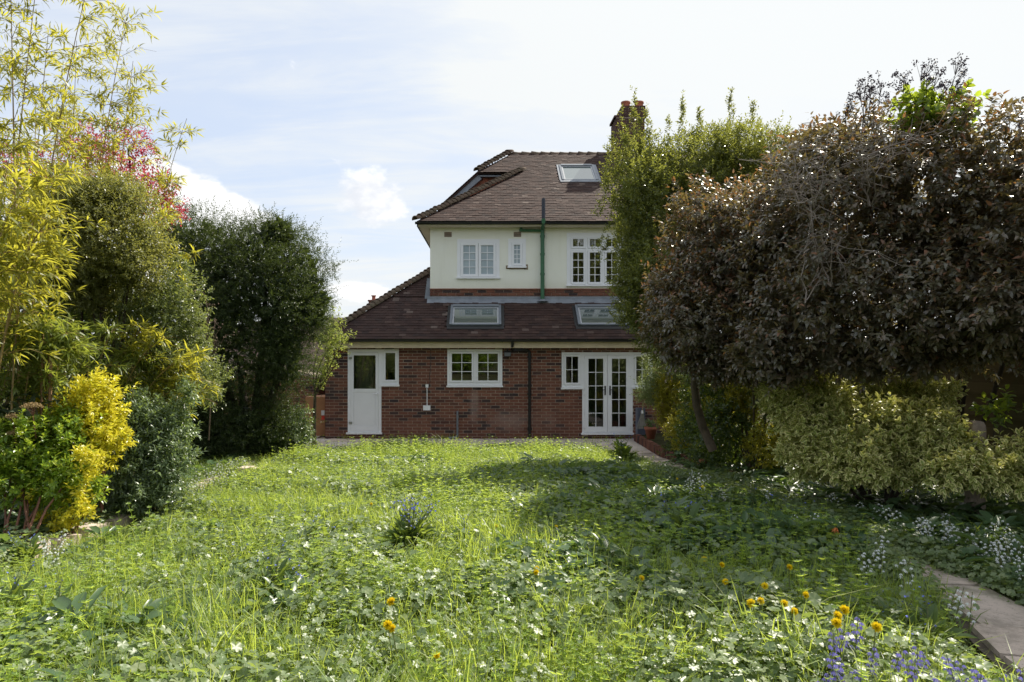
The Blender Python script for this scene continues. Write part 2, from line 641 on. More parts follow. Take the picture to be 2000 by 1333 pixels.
# leaves
LM = {}
LM['viburnum'] = leaf_mat('viburnum_leaf', [(.088, .090, .056), (.118, .112, .066), (.100, .094, .062), (.165, .118, .074), (.125, .108, .074)], (.32, .24, .07), .24, .30, .8)
LM['bud'] = leaf_mat('viburnum_bud', [(.20, .095, .055), (.28, .14, .075), (.17, .09, .055), (.30, .20, .12)], (.40, .20, .06), .28, .6)
LM['holly'] = leaf_mat('holm_leaf', [(.055, .080, .027), (.090, .116, .036), (.072, .098, .032), (.14, .148, .044), (.068, .095, .038)], (.42, .44, .07), .38, .32, .5)
LM['yew'] = leaf_mat('yew_needle', [(.020, .038, .013), (.032, .055, .017), (.045, .070, .021), (.07, .098, .028)], (.15, .20, .035), .25, .42, .4)
LM['bamboo'] = leaf_mat('bamboo_leaf', [(.13, .16, .03), (.22, .24, .035), (.10, .14, .03), (.28, .27, .04), (.16, .19, .035)], (.62, .58, .06), .48, .42, .4)
LM['bamboo_green'] = leaf_mat('bamboo_leaf_green', [(.07, .11, .025), (.13, .17, .035), (.09, .13, .03), (.18, .21, .04)], (.40, .46, .06), .42, .42, .4)
LM['red'] = leaf_mat('red_leaf', [(.15, .022, .04), (.22, .035, .055), (.12, .02, .035)], (.55, .06, .10), .5, .45)
LM['olive'] = leaf_mat('olive_leaf', [(.10, .115, .036), (.15, .165, .055), (.125, .14, .05), (.19, .195, .07)], (.45, .45, .09), .36, .35, .5)
LM['grey'] = leaf_mat('grey_green_leaf', [(.085, .115, .042), (.13, .165, .065), (.18, .21, .10), (.105, .14, .055)], (.38, .44, .09), .34, .35, .5)
LM['gold'] = leaf_mat('golden_leaf', [(.58, .50, .025), (.66, .57, .03), (.40, .42, .03), (.64, .56, .03), (.70, .60, .06), (.24, .32, .03)], (.88, .78, .06), .38, .35, .5)
LM['choisya'] = leaf_mat('green_choisya_leaf', [(.12, .22, .022), (.18, .28, .028), (.09, .17, .02), (.30, .35, .035)], (.5, .62, .05), .35, .33, .5)
LM['blue'] = leaf_mat('blue_green_leaf', [(.10, .145, .08), (.16, .21, .13), (.13, .18, .10), (.22, .30, .11)], (.35, .46, .10), .28, .32, .55)
LM['bigleaf'] = leaf_mat('ribbed_leaf', [(.05, .075, .04), (.075, .10, .055)], (.2, .26, .06), .25, .5, .4)
LM['head'] = leaf_mat('dry_flower_head', [(.34, .25, .13), (.42, .32, .18), (.28, .20, .10)], (.3, .2, .08), .2, .9, .1)
LM['pale'] = leaf_mat('pale_green_leaf', [(.18, .22, .085), (.24, .28, .115), (.15, .19, .07), (.32, .34, .16)], (.35, .42, .12), .3, .4, .45)
LM['variegated'] = leaf_mat('variegated_leaf', [(.20, .28, .05), (.26, .33, .07), (.22, .29, .06)], (.55, .54, .13), .28, .4, .45, edge=(.86, .80, .36))
LM['golden_green'] = leaf_mat('yellow_euonymus_leaf', [(.26, .25, .022), (.34, .31, .028), (.18, .20, .022), (.42, .36, .04)], (.6, .52, .04), .35, .4, .45)
LM['ivy'] = leaf_mat('ivy_leaf', [(.03, .055, .018), (.05, .08, .025), (.04, .06, .022)], (.3, .4, .04), .3, .3, .5)
LM['ivy_light'] = leaf_mat('bright_ivy_leaf', [(.11, .17, .03), (.17, .24, .04), (.09, .14, .025)], (.5, .62, .05), .42, .35, .5)
LM['berry'] = leaf_mat('ivy_berry', [(.02, .014, .022), (.035, .025, .04)], (.05, .02, .05), .1, .5)
LM['apple'] = leaf_mat('young_apple_leaf', [(.15, .20, .04), (.22, .27, .06), (.12, .17, .04)], (.5, .56, .1), .42, .45)
LM['grass'] = leaf_mat('grass_blade', [(.135, .215, .045), (.175, .265, .06), (.225, .31, .07), (.15, .235, .05), (.36, .36, .15)], (.63, .75, .10), .46, .42, .4)
LM['cleavers'] = leaf_mat('cleavers_leaf', [(.17, .265, .05), (.22, .32, .065), (.15, .24, .05)], (.66, .78, .10), .47, .45, .4)
LM['cover'] = leaf_mat('cranesbill_leaf', [(.115, .17, .075), (.165, .22, .105), (.135, .19, .085), (.245, .285, .15)], (.46, .58, .10), .35, .42, .55)
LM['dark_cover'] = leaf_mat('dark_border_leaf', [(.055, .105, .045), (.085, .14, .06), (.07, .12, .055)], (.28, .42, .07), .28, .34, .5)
LM['alkanet'] = leaf_mat('alkanet_leaf', [(.06, .11, .035), (.085, .14, .045), (.11, .17, .055)], (.36, .46, .05), .32, .42, .45)
LM['alk_flower'] = leaf_mat('blue_flower', [(.13, .17, .66), (.20, .25, .75), (.16, .2, .6)], (.2, .22, .7), .25, .6, .3)
LM['bluebell'] = leaf_mat('violet_bluebell', [(.30, .26, .66), (.40, .35, .74), (.34, .29, .7)], (.3, .26, .7), .25, .6, .3)
LM['white_flower'] = leaf_mat('white_flower', [(.72, .74, .72), (.80, .82, .80)], (.7, .74, .7), .25, .6, .3)
LM['strap'] = leaf_mat('strap_leaf', [(.07, .12, .03), (.10, .16, .04), (.09, .14, .035)], (.36, .46, .06), .32, .38, .5)
LM['dandelion'] = leaf_mat('dandelion_floret', [(.92, .70, .015), (.94, .76, .02), (.92, .72, .015)], (.9, .68, .03), .25, .7, .2)
LM['stalk'] = leaf_mat('flower_stalk', [(.12, .17, .05), (.16, .16, .06)], (.2, .25, .05), .2, .5)
LM['orange'] = leaf_mat('withered_orange_flower', [(.55, .16, .04), (.65, .25, .07)], (.6, .2, .05), .3, .6)


# ------------------------------------------------------------------ plant helpers
def unit(a):
    return a / (np.linalg.norm(a, axis=-1, keepdims=True) + 1e-9)


def rand_dirs(n):
    return unit(rng.normal(size=(n, 3)))


def snoise(P, freq, seed):
    g = np.random.default_rng(seed)
    s = np.zeros(len(P))
    for i in range(7):
        k = g.normal(size=3) * freq * (1 + .35 * i)
        s += np.sin(P @ k + g.uniform(0, 6.28)) / (1 + .25 * i)
    return s / 3.2


LEAF_D = (np.array([(0, 0, 0), (-.5, .45, .10), (0, 1, -.06), (.5, .45, .10)], float), np.array([(0, 3, 2), (0, 2, 1)]), np.array([.5, 1, .8, 1]))
LEAF_O = (np.array([(0, 0, 0), (-.46, .34, .10), (.46, .34, .10), (0, .5, .0), (-.38, .70, .05), (.38, .70, .05), (0, 1, -.12)], float),
          np.array([(0, 2, 3), (0, 3, 1), (3, 2, 5), (3, 5, 6), (3, 6, 4), (3, 4, 1)]), np.array([.3, 1, 1, 0, 1, 1, 1]))
LEAF_N = (np.array([(0, 0, 0), (-.5, .28, .06), (.5, .28, .06), (-.36, .66, -.02), (.36, .66, -.02), (0, 1, -.2)], float),
          np.array([(0, 2, 1), (1, 2, 4), (1, 4, 3), (3, 4, 5)]), np.array([.5, 1, 1, 1, 1, 1]))


def put_leaves(mb, P, D, U, L, W, tmpl=LEAF_D, mi=0):
    """leaves at P pointing along D, upper side towards U"""
    T, Fc, _ = tmpl
    n = len(P)
    D = unit(D)
    X = unit(np.cross(D, U))
    N = np.cross(X, D)
    L = np.broadcast_to(L, (n,))
    W = np.broadcast_to(W, (n,))
    V = P[:, None] + (T[None, :, 0] * W[:, None])[..., None] * X[:, None] + (T[None, :, 1] * L[:, None])[..., None] * D[:, None] + (T[None, :, 2] * L[:, None])[..., None] * N[:, None]
    k = len(T)
    faces = (Fc[None] + (np.arange(n) * k)[:, None, None]).reshape(-1, Fc.shape[1])
    mb.add(V.reshape(-1, 3), faces, mi)


def rim_attr(me, tmpl, n):
    a = me.attributes.new('rim', 'FLOAT', 'POINT')
    v = np.tile(tmpl[2], n)
    full = np.zeros(len(me.vertices), np.float32)
    full[:len(v)] = v
    a.data.foreach_set('value', full)


def crown(lobes, n, shell=.45, amp=.12, freq=2.2, seed=1, gap=-9, gapf=3.0, zmin=None, cut=.40):
    """points and outward directions through the outer part of a union of ellipsoids"""
    C = np.array([l[0] for l in lobes], float)
    S = np.array([l[1] for l in lobes], float)
    area = (S[:, 0] * S[:, 1] + S[:, 1] * S[:, 2] + S[:, 0] * S[:, 2])
    cnt = (area / area.sum() * n).astype(int)
    Ps, Ns = [], []
    for i, k in enumerate(cnt):
        d = rand_dirs(k)
        r = 1 - shell * rng.random(k) ** 1.4
        nz = 1 + amp * snoise(d * 1.0 + i * 3.1, freq, seed + i) + amp * .6 * snoise(d + i, freq * 2.6, seed + 50 + i)
        p = C[i] + d * (r * nz)[:, None] * S[i]
        nn = unit(d / S[i])
        keep = np.ones(k, bool)
        for j in range(len(C)):
            if j != i:
                keep &= np.linalg.norm((p - C[j]) / S[j], axis=1) > 1 - shell - cut * .4
        Ps.append(p[keep])
        Ns.append(nn[keep])
    P, N = np.concatenate(Ps), np.concatenate(Ns)
    if gap > -5:
        k = snoise(P, gapf, seed + 99) > gap
        P, N = P[k], N[k]
    if zmin is not None:
        k = P[:, 2] > zmin
        P, N = P[k], N[k]
    return P, N


def shoots(mb, P, N, k=8, length=.14, leaf=.06, wid=.4, out=1.0, up=.5, jit=.5, ang=58, droop=.15, tmpl=LEAF_D, mi=0, tipmi=None, tipn=0, size_var=.3, uplook=.8, twig=None):
    """leafy shoots: k leaves round each short twig; returns number of leaves"""
    n = len(P)
    d = unit(N * out + np.array([0, 0, up]) + rng.normal(size=(n, 3)) * jit)
    a = np.where(np.abs(d[:, 2:3]) < .9, np.array([[0, 0, 1.0]]), np.array([[1.0, 0, 0]]))
    A = unit(np.cross(d, a))
    B = np.cross(d, A)
    ph = rng.random(n) * 6.28
    ls = length * (.6 + .8 * rng.random(n))
    far = rng.random(n) < .05
    ls = np.where(far, ls * 2.0, ls)
    tot = 0
    for i in range(k):
        t = (i + .5) / k
        th = ph + i * 2.4
        rad = np.cos(th)[:, None] * A + np.sin(th)[:, None] * B
        an = np.radians(ang * (1.25 - .75 * t) + rng.normal(size=n) * 10)
        ld = np.cos(an)[:, None] * d + np.sin(an)[:, None] * rad + np.array([0, 0, -droop]) + rng.normal(size=(n, 3)) * .12
        p = P + d * (ls * t)[:, None]
        U = unit(d * .6 + np.array([0, 0, uplook]) + rng.normal(size=(n, 3)) * .3)
        sz = leaf * (1 - size_var / 2 + size_var * rng.random(n)) * (1.0 - .25 * abs(t - .5))
        m = tipmi if (tipmi is not None and i >= k - tipn) else mi
        put_leaves(mb, p, ld, U, sz, sz * wid, tmpl, m)
        tot += n
    if twig:
        for q in range(0, n, twig):
            mb.tube([P[q] - d[q] * .05, P[q] + d[q] * ls[q]], [.004, .002], 3, mi=len(mb_mats) - 1 if False else mi, cap=False)
    return tot


def rough(lobes, per=7, lo=.26, hi=.48, seed=0, out=.86):
    """smaller clumps standing out of each big lobe"""
    g = np.random.default_rng(900 + seed)
    res = list(lobes)
    for c, s in lobes:
        c, s = np.array(c), np.array(s)
        for _ in range(per):
            d = unit(g.normal(size=3))
            k = g.uniform(lo, hi)
            res.append((tuple(c + d * s * (out + g.uniform(-.1, .16))), tuple((s * .5 + s.mean() * .5) * k)))
    return res


def core_fill(mb, lobes, n, size, mi=0, r1=.62):
    """the leaves deep inside a crown"""
    C = np.array([l[0] for l in lobes], float)
    S = np.array([l[1] for l in lobes], float)
    i = rng.integers(0, len(C), n)
    P = C[i] + rand_dirs(n) * S[i] * (r1 * rng.random((n, 1)) ** .4)
    sz = size * rng.uniform(.7, 1.3, n)
    put_leaves(mb, P, rand_dirs(n), rand_dirs(n), sz, sz * .5, LEAF_D, mi)


def limb_paths(base, tips, bend=.25, k=6):
    """curved limbs from a base to crown points"""
    res = []
    b = np.array(base, float)
    for tp in tips:
        tp = np.array(tp, float)
        mid = (b + tp) / 2 + rng.normal(size=3) * bend * np.linalg.norm(tp - b) * .3
        mid[2] = b[2] * .45 + tp[2] * .55
        s = np.linspace(0, 1, k)[:, None]
        res.append((1 - s) ** 2 * b + 2 * s * (1 - s) * mid + s ** 2 * tp)
    return res


def limbs(t, base, tips, r0, mname, bend=.25, name='trunk', twigs=None, r1=.012):
    """each limb a part of its plant"""
    for i, p in enumerate(limb_paths(base, tips, bend)):
        mb = MB()
        mb.tube(p, np.linspace(r0 if i == 0 else r0 * .65, r1, len(p)), 7)
        mb.build(name if i == 0 else 'limb', M[mname], t, smooth=True)


# ------------------------------------------------------------------ the ground
def gz(x, y):
    x = np.asarray(x, float)
    y = np.asarray(y, float)
    s = np.clip((14.2 - y), 0, 14.2)
    z = .055 * s - .03
    b = .03 * np.sin(1.7 * x + .6 * y) * np.sin(1.1 * y + 2) + .02 * np.sin(3.1 * x + 1) * np.cos(2.3 * y)
    return z + b * np.clip((14.0 - y) / 2, 0, 1)


def gzf(x, y):
    return float(gz(x, y))


xs = np.unique(np.concatenate([[-2500, -600, -150, -50, -25], np.linspace(-12, 12, 97), [25, 50, 150, 600, 2500]]))
ys = np.unique(np.concatenate([[-2500, -600, -150, -50, -20], np.linspace(-8, 17, 101), [25, 50, 150, 600, 2500]]))
GX, GY = np.meshgrid(xs, ys)
GZ = gz(GX, GY)
nx, ny = len(xs), len(ys)
i = np.arange(nx - 1)[None]
j = np.arange(ny - 1)[:, None] * nx
Q = np.stack([j + i, j + i + 1, j + nx + i + 1, j + nx + i], -1).reshape(-1, 4)
mb = MB()
mb.add(np.stack([GX, GY, GZ], -1).reshape(-1, 3), Q)
o = mb.build('ground', M['soil'], smooth=True, kind='structure')


# ------------------------------------------------------------------ the house
def pxr(px, Y):
    return (px - HX) / F * Y


def pzr(py, Y):
    return CZ - (py - HY) / F * Y


def rect(px0, px1, py0, py1, Y):
    return (pxr(px0, Y), pxr(px1, Y), pzr(py1, Y), pzr(py0, Y))


def cells(x0, x1, z0, z1, holes):
    """the rectangle without its holes, as rectangles"""
    zs = sorted({z0, z1, *[h[2] for h in holes], *[h[3] for h in holes]})
    zs = [z for z in zs if z0 <= z <= z1]
    res = []
    for a, b in zip(zs, zs[1:]):
        m = (a + b) / 2
        row = sorted((max(h[0], x0), min(h[1], x1)) for h in holes if h[2] < m < h[3])
        x = x0
        for h0, h1 in row:
            if h0 > x + 1e-5:
                res.append((x, h0, a, b))
            x = max(x, h1)
        if x < x1 - 1e-5:
            res.append((x, x1, a, b))
    return res


def panel(mb, r, y0, y1, holes=(), mi=0):
    for c in cells(*r, holes):
        mb.box(c[0], c[1], y0, y1, c[2], c[3], mi)


def grow(r, d):
    return (r[0] - d, r[1] + d, r[2] - d, r[3] + d)


UNIT = MB().box(-.5, .5, -.5, .5, -.5, .5)
unit_brick = UNIT.data('brick', M['brick'])
unit_tile = UNIT.data('roof_tile', M['tile'])
unit_hung = UNIT.data('hung_tile', M['hung'])
unit_slab = UNIT.data('paving_slab', M['slab'])
unit_path = UNIT.data('path_slab', M['path'])


def piece(name, me, parent, loc, scale, rot=(0, 0, 0)):
    o = bpy.data.objects.new(name, me)
    COL.objects.link(o)
    o.parent = parent
    off = Vector((0, 0, 0))
    q = parent
    while q is not None:
        off += q.location
        q = q.parent
    o.location = Vector(loc) - off
    o.scale = scale
    o.rotation_euler = rot
    return o


YW = 16.66                      # brick face of the ground floor
YU = 17.68                      # rendered face of the upper floor
house = thing('brick_house', 'brick and cream rendered house with tiled roofs at the end of the garden', 'house', (0, YW, 0))

# --- openings, ground floor
dz0 = pzr(847, YW)
R_DOOR = rect(679.5, 745, 683, 847, YW)
R_SIDE = rect(745, 779, 683, 754, YW)
R_KIT = rect(873.7, 981, 683, 755.6, YW)
R_FR = rect(1137, 1235.5, 688.5, 848, YW)
R_FL = rect(1097, 1137, 688.5, 759.5, YW)
R_FRR = rect(1235.5, 1274, 688.5, 758.5, YW)
HOLES = [R_DOOR, R_SIDE, R_KIT, R_FR, R_FL, R_FRR]
WX0, WX1, WTOP = -4.06, 5.4, 2.28
mb = MB()
panel(mb, (WX0 + .006, WX1, -.05, WTOP), YW + .009, YW + .22, HOLES)
mb.box(WX0 + .006, WX0 + .22, YW + .22, 24.0, -.05, WTOP)
mb.box(WX1 - .2, WX1, YW + .22, 24.0, -.05, WTOP)
mb.build('wall', M['mortar'], house)


def lay_bricks(x0, x1, z0, z1, holes, cl=.225, ch=.075):
    res = []
    nrow = int(round((z1 - z0) / ch))
    for r_ in range(nrow):
        za, zb = z0 + r_ * ch, z0 + r_ * ch + ch - .0125
        x = x0 - (cl / 2 if r_ % 2 else 0)
        while x < x1 - .02:
            a, b = max(x, x0), min(x + cl - .0125, x1)
            spans = [(a, b, za, zb)]
            for h in holes:
                nxt = []
                for (p0, p1, q0, q1) in spans:
                    ox = min(p1, h[1]) - max(p0, h[0])
                    oz = min(q1, h[3]) - max(q0, h[2])
                    if ox <= .002 or oz <= .002:
                        nxt.append((p0, p1, q0, q1))
                        continue
                    if p0 >= h[0] - .03 and p1 <= h[1] + .03:          # wholly over or under it
                        if q0 < h[2] - .012:
                            nxt.append((p0, p1, q0, h[2] - .006))
                        if q1 > h[3] + .012:
                            nxt.append((p0, p1, h[3] + .006, q1))
                        continue
                    if p0 < h[0] - .02:
                        nxt.append((p0, h[0] - .004, q0, q1))
                    if p1 > h[1] + .02:
                        nxt.append((h[1] + .004, p1, q0, q1))
                spans = nxt
            res += spans
            x += cl
    return res


bricks = lay_bricks(WX0, WX1, 0.0, 2.25, HOLES)
bricks.sort(key=lambda b: abs((b[0] + b[1]) / 2 + .6) + (.0 if b[1] - b[0] > .2 else 2.0) + (3.0 if (b[0] + b[1]) / 2 > 4.1 else 0))
rb = random.Random(3)
stuff_b = MB()
for q, (a, b, c, d) in enumerate(bricks):
    y = YW + rb.uniform(-.0025, .0025)
    if q < 300:
        piece('brick', unit_brick, house, ((a + b) / 2, y + .05, (c + d) / 2), (b - a, .1, d - c), (rb.uniform(-.006, .006), rb.uniform(-.004, .004), rb.uniform(-.006, .006)))
    else:
        stuff_b.box(a, b, y, y + .1, c, d)
# the side wall towards the passage, the string course and its bricks under the render
for (a, b, c, d) in lay_bricks(YW + .1, 22.0, 0.0, 2.25, []):
    stuff_b.box(WX0 - .002, WX0 + .1, a, b, c, d)
for (a, b, c, d) in lay_bricks(-1.595, 6.0, 3.44, 3.74, []):
    stuff_b.box(a, b, YU - .015 + rb.uniform(-.002, .002), YU + .06, c, d)
stuff_b.build('brickwork', M['brick'], house, kind='stuff')
mb = MB().box(-1.60, 8.0, YU - .035, YU + .05, 3.742, 3.768)
mb.build('string_course', simple('creasing_tile', (.24, .085, .05), .85, .25, 10), house)

# --- upper floor walls
R_UL = rect(893, 975.6, 467.7, 544, YU)
R_US = rect(992.5, 1027, 467, 523, YU)
R_UR = rect(1107, 1217.5, 455.6, 559, YU)
mb = MB()
panel(mb, (-1.59, 8.0, 3.768, 5.50), YU, YU + .25, [R_UL, R_US, R_UR])
mb.box(-1.59, -1.34, YU + .25, 25.2, 3.4, 5.50)
mb.box(-1.59, 8, 25.2, 25.4, 0, 5.50)
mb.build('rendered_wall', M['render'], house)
mb = MB().box(-1.585, 8.0, YU + .006, YU + .25, 3.2, 3.768)
mb.build('lower_band', M['mortar'], house)


# --- windows
def bars(parent, r, cols, rows, y, wd=.016, nm='glazing_bar'):
    x0, x1, z0, z1 = r
    for c in range(1, cols):
        x = x0 + (x1 - x0) * c / cols
        MB().box(x - wd / 2, x + wd / 2, y - .003, y + .011, z0, z1).build(nm, M['upvc'], parent)
    for k in range(1, rows):
        z = z0 + (z1 - z0) * k / rows
        xa = [x0] + [x0 + (x1 - x0) * c / cols + wd / 2 for c in range(1, cols)]
        xb = [x0 + (x1 - x0) * c / cols - wd / 2 for c in range(1, cols)] + [x1]
        mb = MB()
        for a, b in zip(xa, xb):
            mb.box(a, b, y - .002, y + .010, z - wd / 2, z + wd / 2)
        mb.build(nm, M['upvc'], parent)


def window(Y, outer, lights, glass='glass', cas=.045, sill=True, proud=.012, sillz=.03):
    """lights: (pane rect, columns, rows)"""
    mb = MB()
    ins = outer if not sill else (outer[0], outer[1], outer[2] + sillz, outer[3])
    ring = [grow(l[0], cas) for l in lights]
    panel(mb, ins, Y - proud, Y + .09, ring)
    wn = mb.build('window', M['upvc'], house)
    for (pr, cols, rows) in lights:
        g = grow(pr, cas - .004)
        mb = MB()
        panel(mb, g, Y - proud - .012, Y + .05, [grow(pr, .010)])
        panel(mb, grow(pr, .010), Y - proud - .004, Y + .02, [pr])       # glazing bead, a step back
        mb.build('casement', M['upvc'], wn)
        MB().box(pr[0] - .005, pr[1] + .005, Y + .018, Y + .024, pr[2] - .005, pr[3] + .005).build('pane', M[glass], wn)
        bars(wn, pr, cols, rows, Y + .004)
    if sill:
        MB().box(outer[0] - .02, outer[1] + .02, Y - .06, Y + .08, outer[2] - .012, outer[2] + sillz - .002).build('sill', M['upvc'], wn)
    return wn


window(YU, R_UL, [(rect(905, 928.6, 480, 536, YU), 2, 4), (rect(939.7, 963.5, 480, 536, YU), 2, 4)], 'bluish', cas=.07)
ws = window(YU, R_US, [(rect(1004, 1015.6, 479, 515, YU), 2, 4)], 'bluish', cas=.06)
ur = []
for q in range(3):
    a = 1119 + 32.8 * q
    ur.append((rect(a, a + 20.6, 467.7, 482, YU), 2, 1))
    ur.append((rect(a, a + 20.6, 494, 551.5, YU), 2, 4))
window(YU, R_UR, ur, 'glass', cas=.055)
# broken render at the small window's sill
mb = MB()
for (a, b, c, d) in ((988, 996, 519, 526), (1023.5, 1031, 517, 527), (994, 1026, 523.6, 526.5)):
    r_ = rect(a, b, c, d, YU)
    mb.box(r_[0], r_[1], YU - .006, YU + .02, r_[2], r_[3])
mb.build('patched_sill_mortar', simple('old_mortar', (.24, .18, .11), .95, .4, 30, .6), house)

window(YW, R_SIDE, [(rect(753, 772, 689.6, 742.4, YW), 1, 1)], cas=.05)
window(YW, R_KIT, [(rect(882.6, 921.4, 691.2, 743.7, YW), 2, 3), (rect(933.7, 972.4, 691.2, 743.7, YW), 2, 3)], cas=.05)
window(YW, R_FL, [(rect(1105.4, 1129, 697, 748, YW), 2, 2)], cas=.05)
window(YW, R_FRR, [(rect(1242.5, 1265.6, 697, 748, YW), 2, 2)], cas=.05)


def door(outer, leaf, panes, fy):
    """frame, leaf with panes, a threshold"""
    x0, x1, z0, z1 = outer
    mb = MB()
    panel(mb, (x0, x1, z0 + .03, z1), fy - .015, fy + .08, [leaf])
    mb.box(x0 - .03, x1 + .02, fy - .07, fy + .08, z0 - .012, z0 + .028)
    return mb


# half glazed side door
LEAF = rect(685.5, 739, 688.5, 842, YW)
fr = door(R_DOOR, LEAF, None, YW).build('door', M['upvc'], house)
glz = rect(691, 734, 694.5, 759.7, YW)
low = rect(690.5, 734.5, 766, 832, YW)
mb = MB()
panel(mb, (LEAF[0] + .004, LEAF[1] - .004, LEAF[2] + .004, LEAF[3] - .004), YW - .022, YW + .03, [glz, low])
mb.build('door_leaf', M['upvc'], fr)
MB().box(glz[0] - .005, glz[1] + .005, YW, YW + .006, glz[2] - .005, glz[3] + .005).build('pane', M['glass'], fr)
mb = MB()
mb.box(low[0], low[1], YW - .006, YW + .03, low[2], low[3])
g2 = grow(low, -.02)
mb.box(g2[0], g2[1], YW - .012, YW - .006, g2[2], g2[3])
mb.build('lower_panel', M['upvc'], fr)
hz = rect(737, 740, 765, 774, YW)
mb = MB().box(hz[0], hz[1], YW - .03, YW - .022, hz[2], hz[3])
mb.tube([(hz[0] + .015, YW - .03, (hz[2] + hz[3]) / 2), (hz[0] + .015, YW - .07, (hz[2] + hz[3]) / 2), (hz[0] - .09, YW - .07, (hz[2] + hz[3]) / 2)], .010, 6)
mb.build('handle', M['upvc'], fr)
for py in (700, 826):
    r_ = rect(682, 688, py - 2, py + 2, YW)
    MB().box(r_[0], r_[1], YW - .034, YW - .022, r_[2], r_[3]).build('hinge', M['steel'], fr)
r_ = rect(694.5, 725, 689.3, 691.6, YW)
MB().box(r_[0], r_[1], YW - .030, YW - .022, r_[2], r_[3]).build('vent', M['upvc'], fr)

# french doors
fr = door(R_FR, rect(1142, 1231, 694, 844, YW), None, YW).build('french_door', M['upvc'], house)
for (a, b, c, d, hx, sgn) in ((1142.2, 1185.7, 1149, 1178, 1181.5, -1), (1186.3, 1230.8, 1194.7, 1222.7, 1191, 1)):
    lf = rect(a, b, 694.3, 843.7, YW)
    pn = rect(c, d, 701, 833.7, YW)
    mb = MB()
    panel(mb, lf, YW - .024, YW + .03, [pn])
    mb.build('door_leaf', M['upvc'], fr)
    MB().box(pn[0] - .005, pn[1] + .005, YW + .002, YW + .008, pn[2] - .005, pn[3] + .005).build('pane', M['glass'], fr)
    bars(fr, pn, 2, 5, YW - .012)
    r_ = rect(hx - 1.3, hx + 1.3, 754, 772, YW)
    mb = MB().box(r_[0], r_[1], YW - .036, YW - .024, r_[2], r_[3])
    zc_ = pzr(761.5, YW)
    xc_ = (r_[0] + r_[1]) / 2
    mb.tube([(xc_, YW - .03, zc_), (xc_, YW - .075, zc_), (xc_ + .10 * sgn, YW - .075, zc_)], .010, 6)
    mb.build('handle', M['dark_metal'], fr)
for px in (1141.5, 1230.5):
    for py in (706, 768, 833):
        r_ = rect(px - 2.4, px + 2.4, py - 3, py + 3, YW)
        MB().box(r_[0], r_[1], YW - .042, YW - .024, r_[2], r_[3]).build('hinge', M['upvc'], fr)

# rooms behind the glass
mb = MB()
mb.box(WX0 + .25, WX1 - .25, 20.4, 20.5, 0, 2.3)
mb.box(-2.30, -2.2, YW + .23, 20.4, .0, 2.3)
mb.box(.85, .95, YW + .23, 20.4, 0, 2.3)
a = rect(688, 724, 690, 850, YW)
mb.box(a[0], a[1], YW + .42, YW + .50, 0, 2.3)
mb.build('inside_wall', M['plaster'], house)
MB().box(WX0 + .25, WX1 - .25, YW + .23, 20.4, -.02, .03).build('inside_floor', M['carpet'], house)
MB().box(WX0 + .22, WX1 - .2, YW + .22, 20.5, 2.285, 2.33).build('ceiling', M['plaster'], house)
mb = MB()
mb.box(.6, 4.2, 20.5, 20.6, 3.4, 5.5)
mb.box(.6, .7, YU + .26, 20.5, 3.4, 5.5)
mb.box(4.2, 4.3, YU + .26, 20.5, 3.4, 5.5)
mb.build('bedroom_wall', M['plaster'], house)
# kitchen tap side: a worktop and cupboards inside the kitchen
mb = MB()
mb.box(-1.9, .7, YW + .25, YW + .85, .86, .90)
mb.box(-1.9, .7, 19.8, 20.4, .03, .9)
mb.box(-.9, .7, 20.0, 20.4, 1.4, 2.1)
mb.build('kitchen_unit', M['dark_room'], house)

# --- gable passage side roof etc: planes of the lower roof
TP = .765
EX, EY, EZ = -4.12, 16.36, 2.445
PITCH = math.atan(TP)
cs, sn = math.cos(PITCH), math.sin(PITCH)
mb = MB()
yt, zt = YU - .002, EZ + TP * (YU - EY)
tt = YU - EY
top = 2.53


def slab(mb, pts, th=.05, mi=0):
    """a thick sheet under the polygon pts"""
    k = len(pts)
    V = [tuple(p) for p in pts] + [(p[0], p[1], p[2] - th) for p in pts]
    fs = [tuple(range(k)), tuple(range(2 * k - 1, k - 1, -1))] + [(i, k + i, k + (i + 1) % k, (i + 1) % k) for i in range(k)]
    return mb.add(V, fs, mi)


slab(mb, [(EX, EY, EZ), (5.4, EY, EZ), (5.4, yt, zt), (EX + tt, yt, zt)])
slab(mb, [(EX + tt, yt, zt), (-1.60, yt, zt), (-1.60, EY + top, EZ + TP * top), (EX + top, EY + top, EZ + TP * top)])
slab(mb, [(EX, EY, EZ - .004), (EX + tt, EY + tt, zt - .004), (EX + top, EY + top, EZ + TP * top - .004), (EX + top, 25.0, EZ + TP * top - .004), (EX, 25.0, EZ - .004)])
roof1 = mb.build('lower_roof', M['tile'], house)
roof1.name = 'roof'
SKY1 = [(-1.03, .24, 16.73, 17.42), (2.12, 3.39, 16.73, 17.42)]
rt = random.Random(9)


def in_sky(x, y, lst, m=.05):
    return any(a - m < x < b + m and c - m < y < d + m for a, b, c, d in lst)


def tile_rows(EY_, EZ_, cs_, sn_, smax, xlo, xhi, sky_, gauge=.11, wid=.165):
    res = []
    n_ = int(smax / gauge)
    for r_ in range(n_ + 1):
        s_ = r_ * gauge
        yc = EY_ + (s_ + .05) * cs_
        x = math.floor(xlo(yc) / wid) * wid + (wid / 2 if r_ % 2 else 0)
        while x < xhi:
            if x > xlo(yc) - wid * .3 and not in_sky(x + wid / 2, yc, sky_):
                res.append((x + wid / 2, s_))
            x += wid
    return res


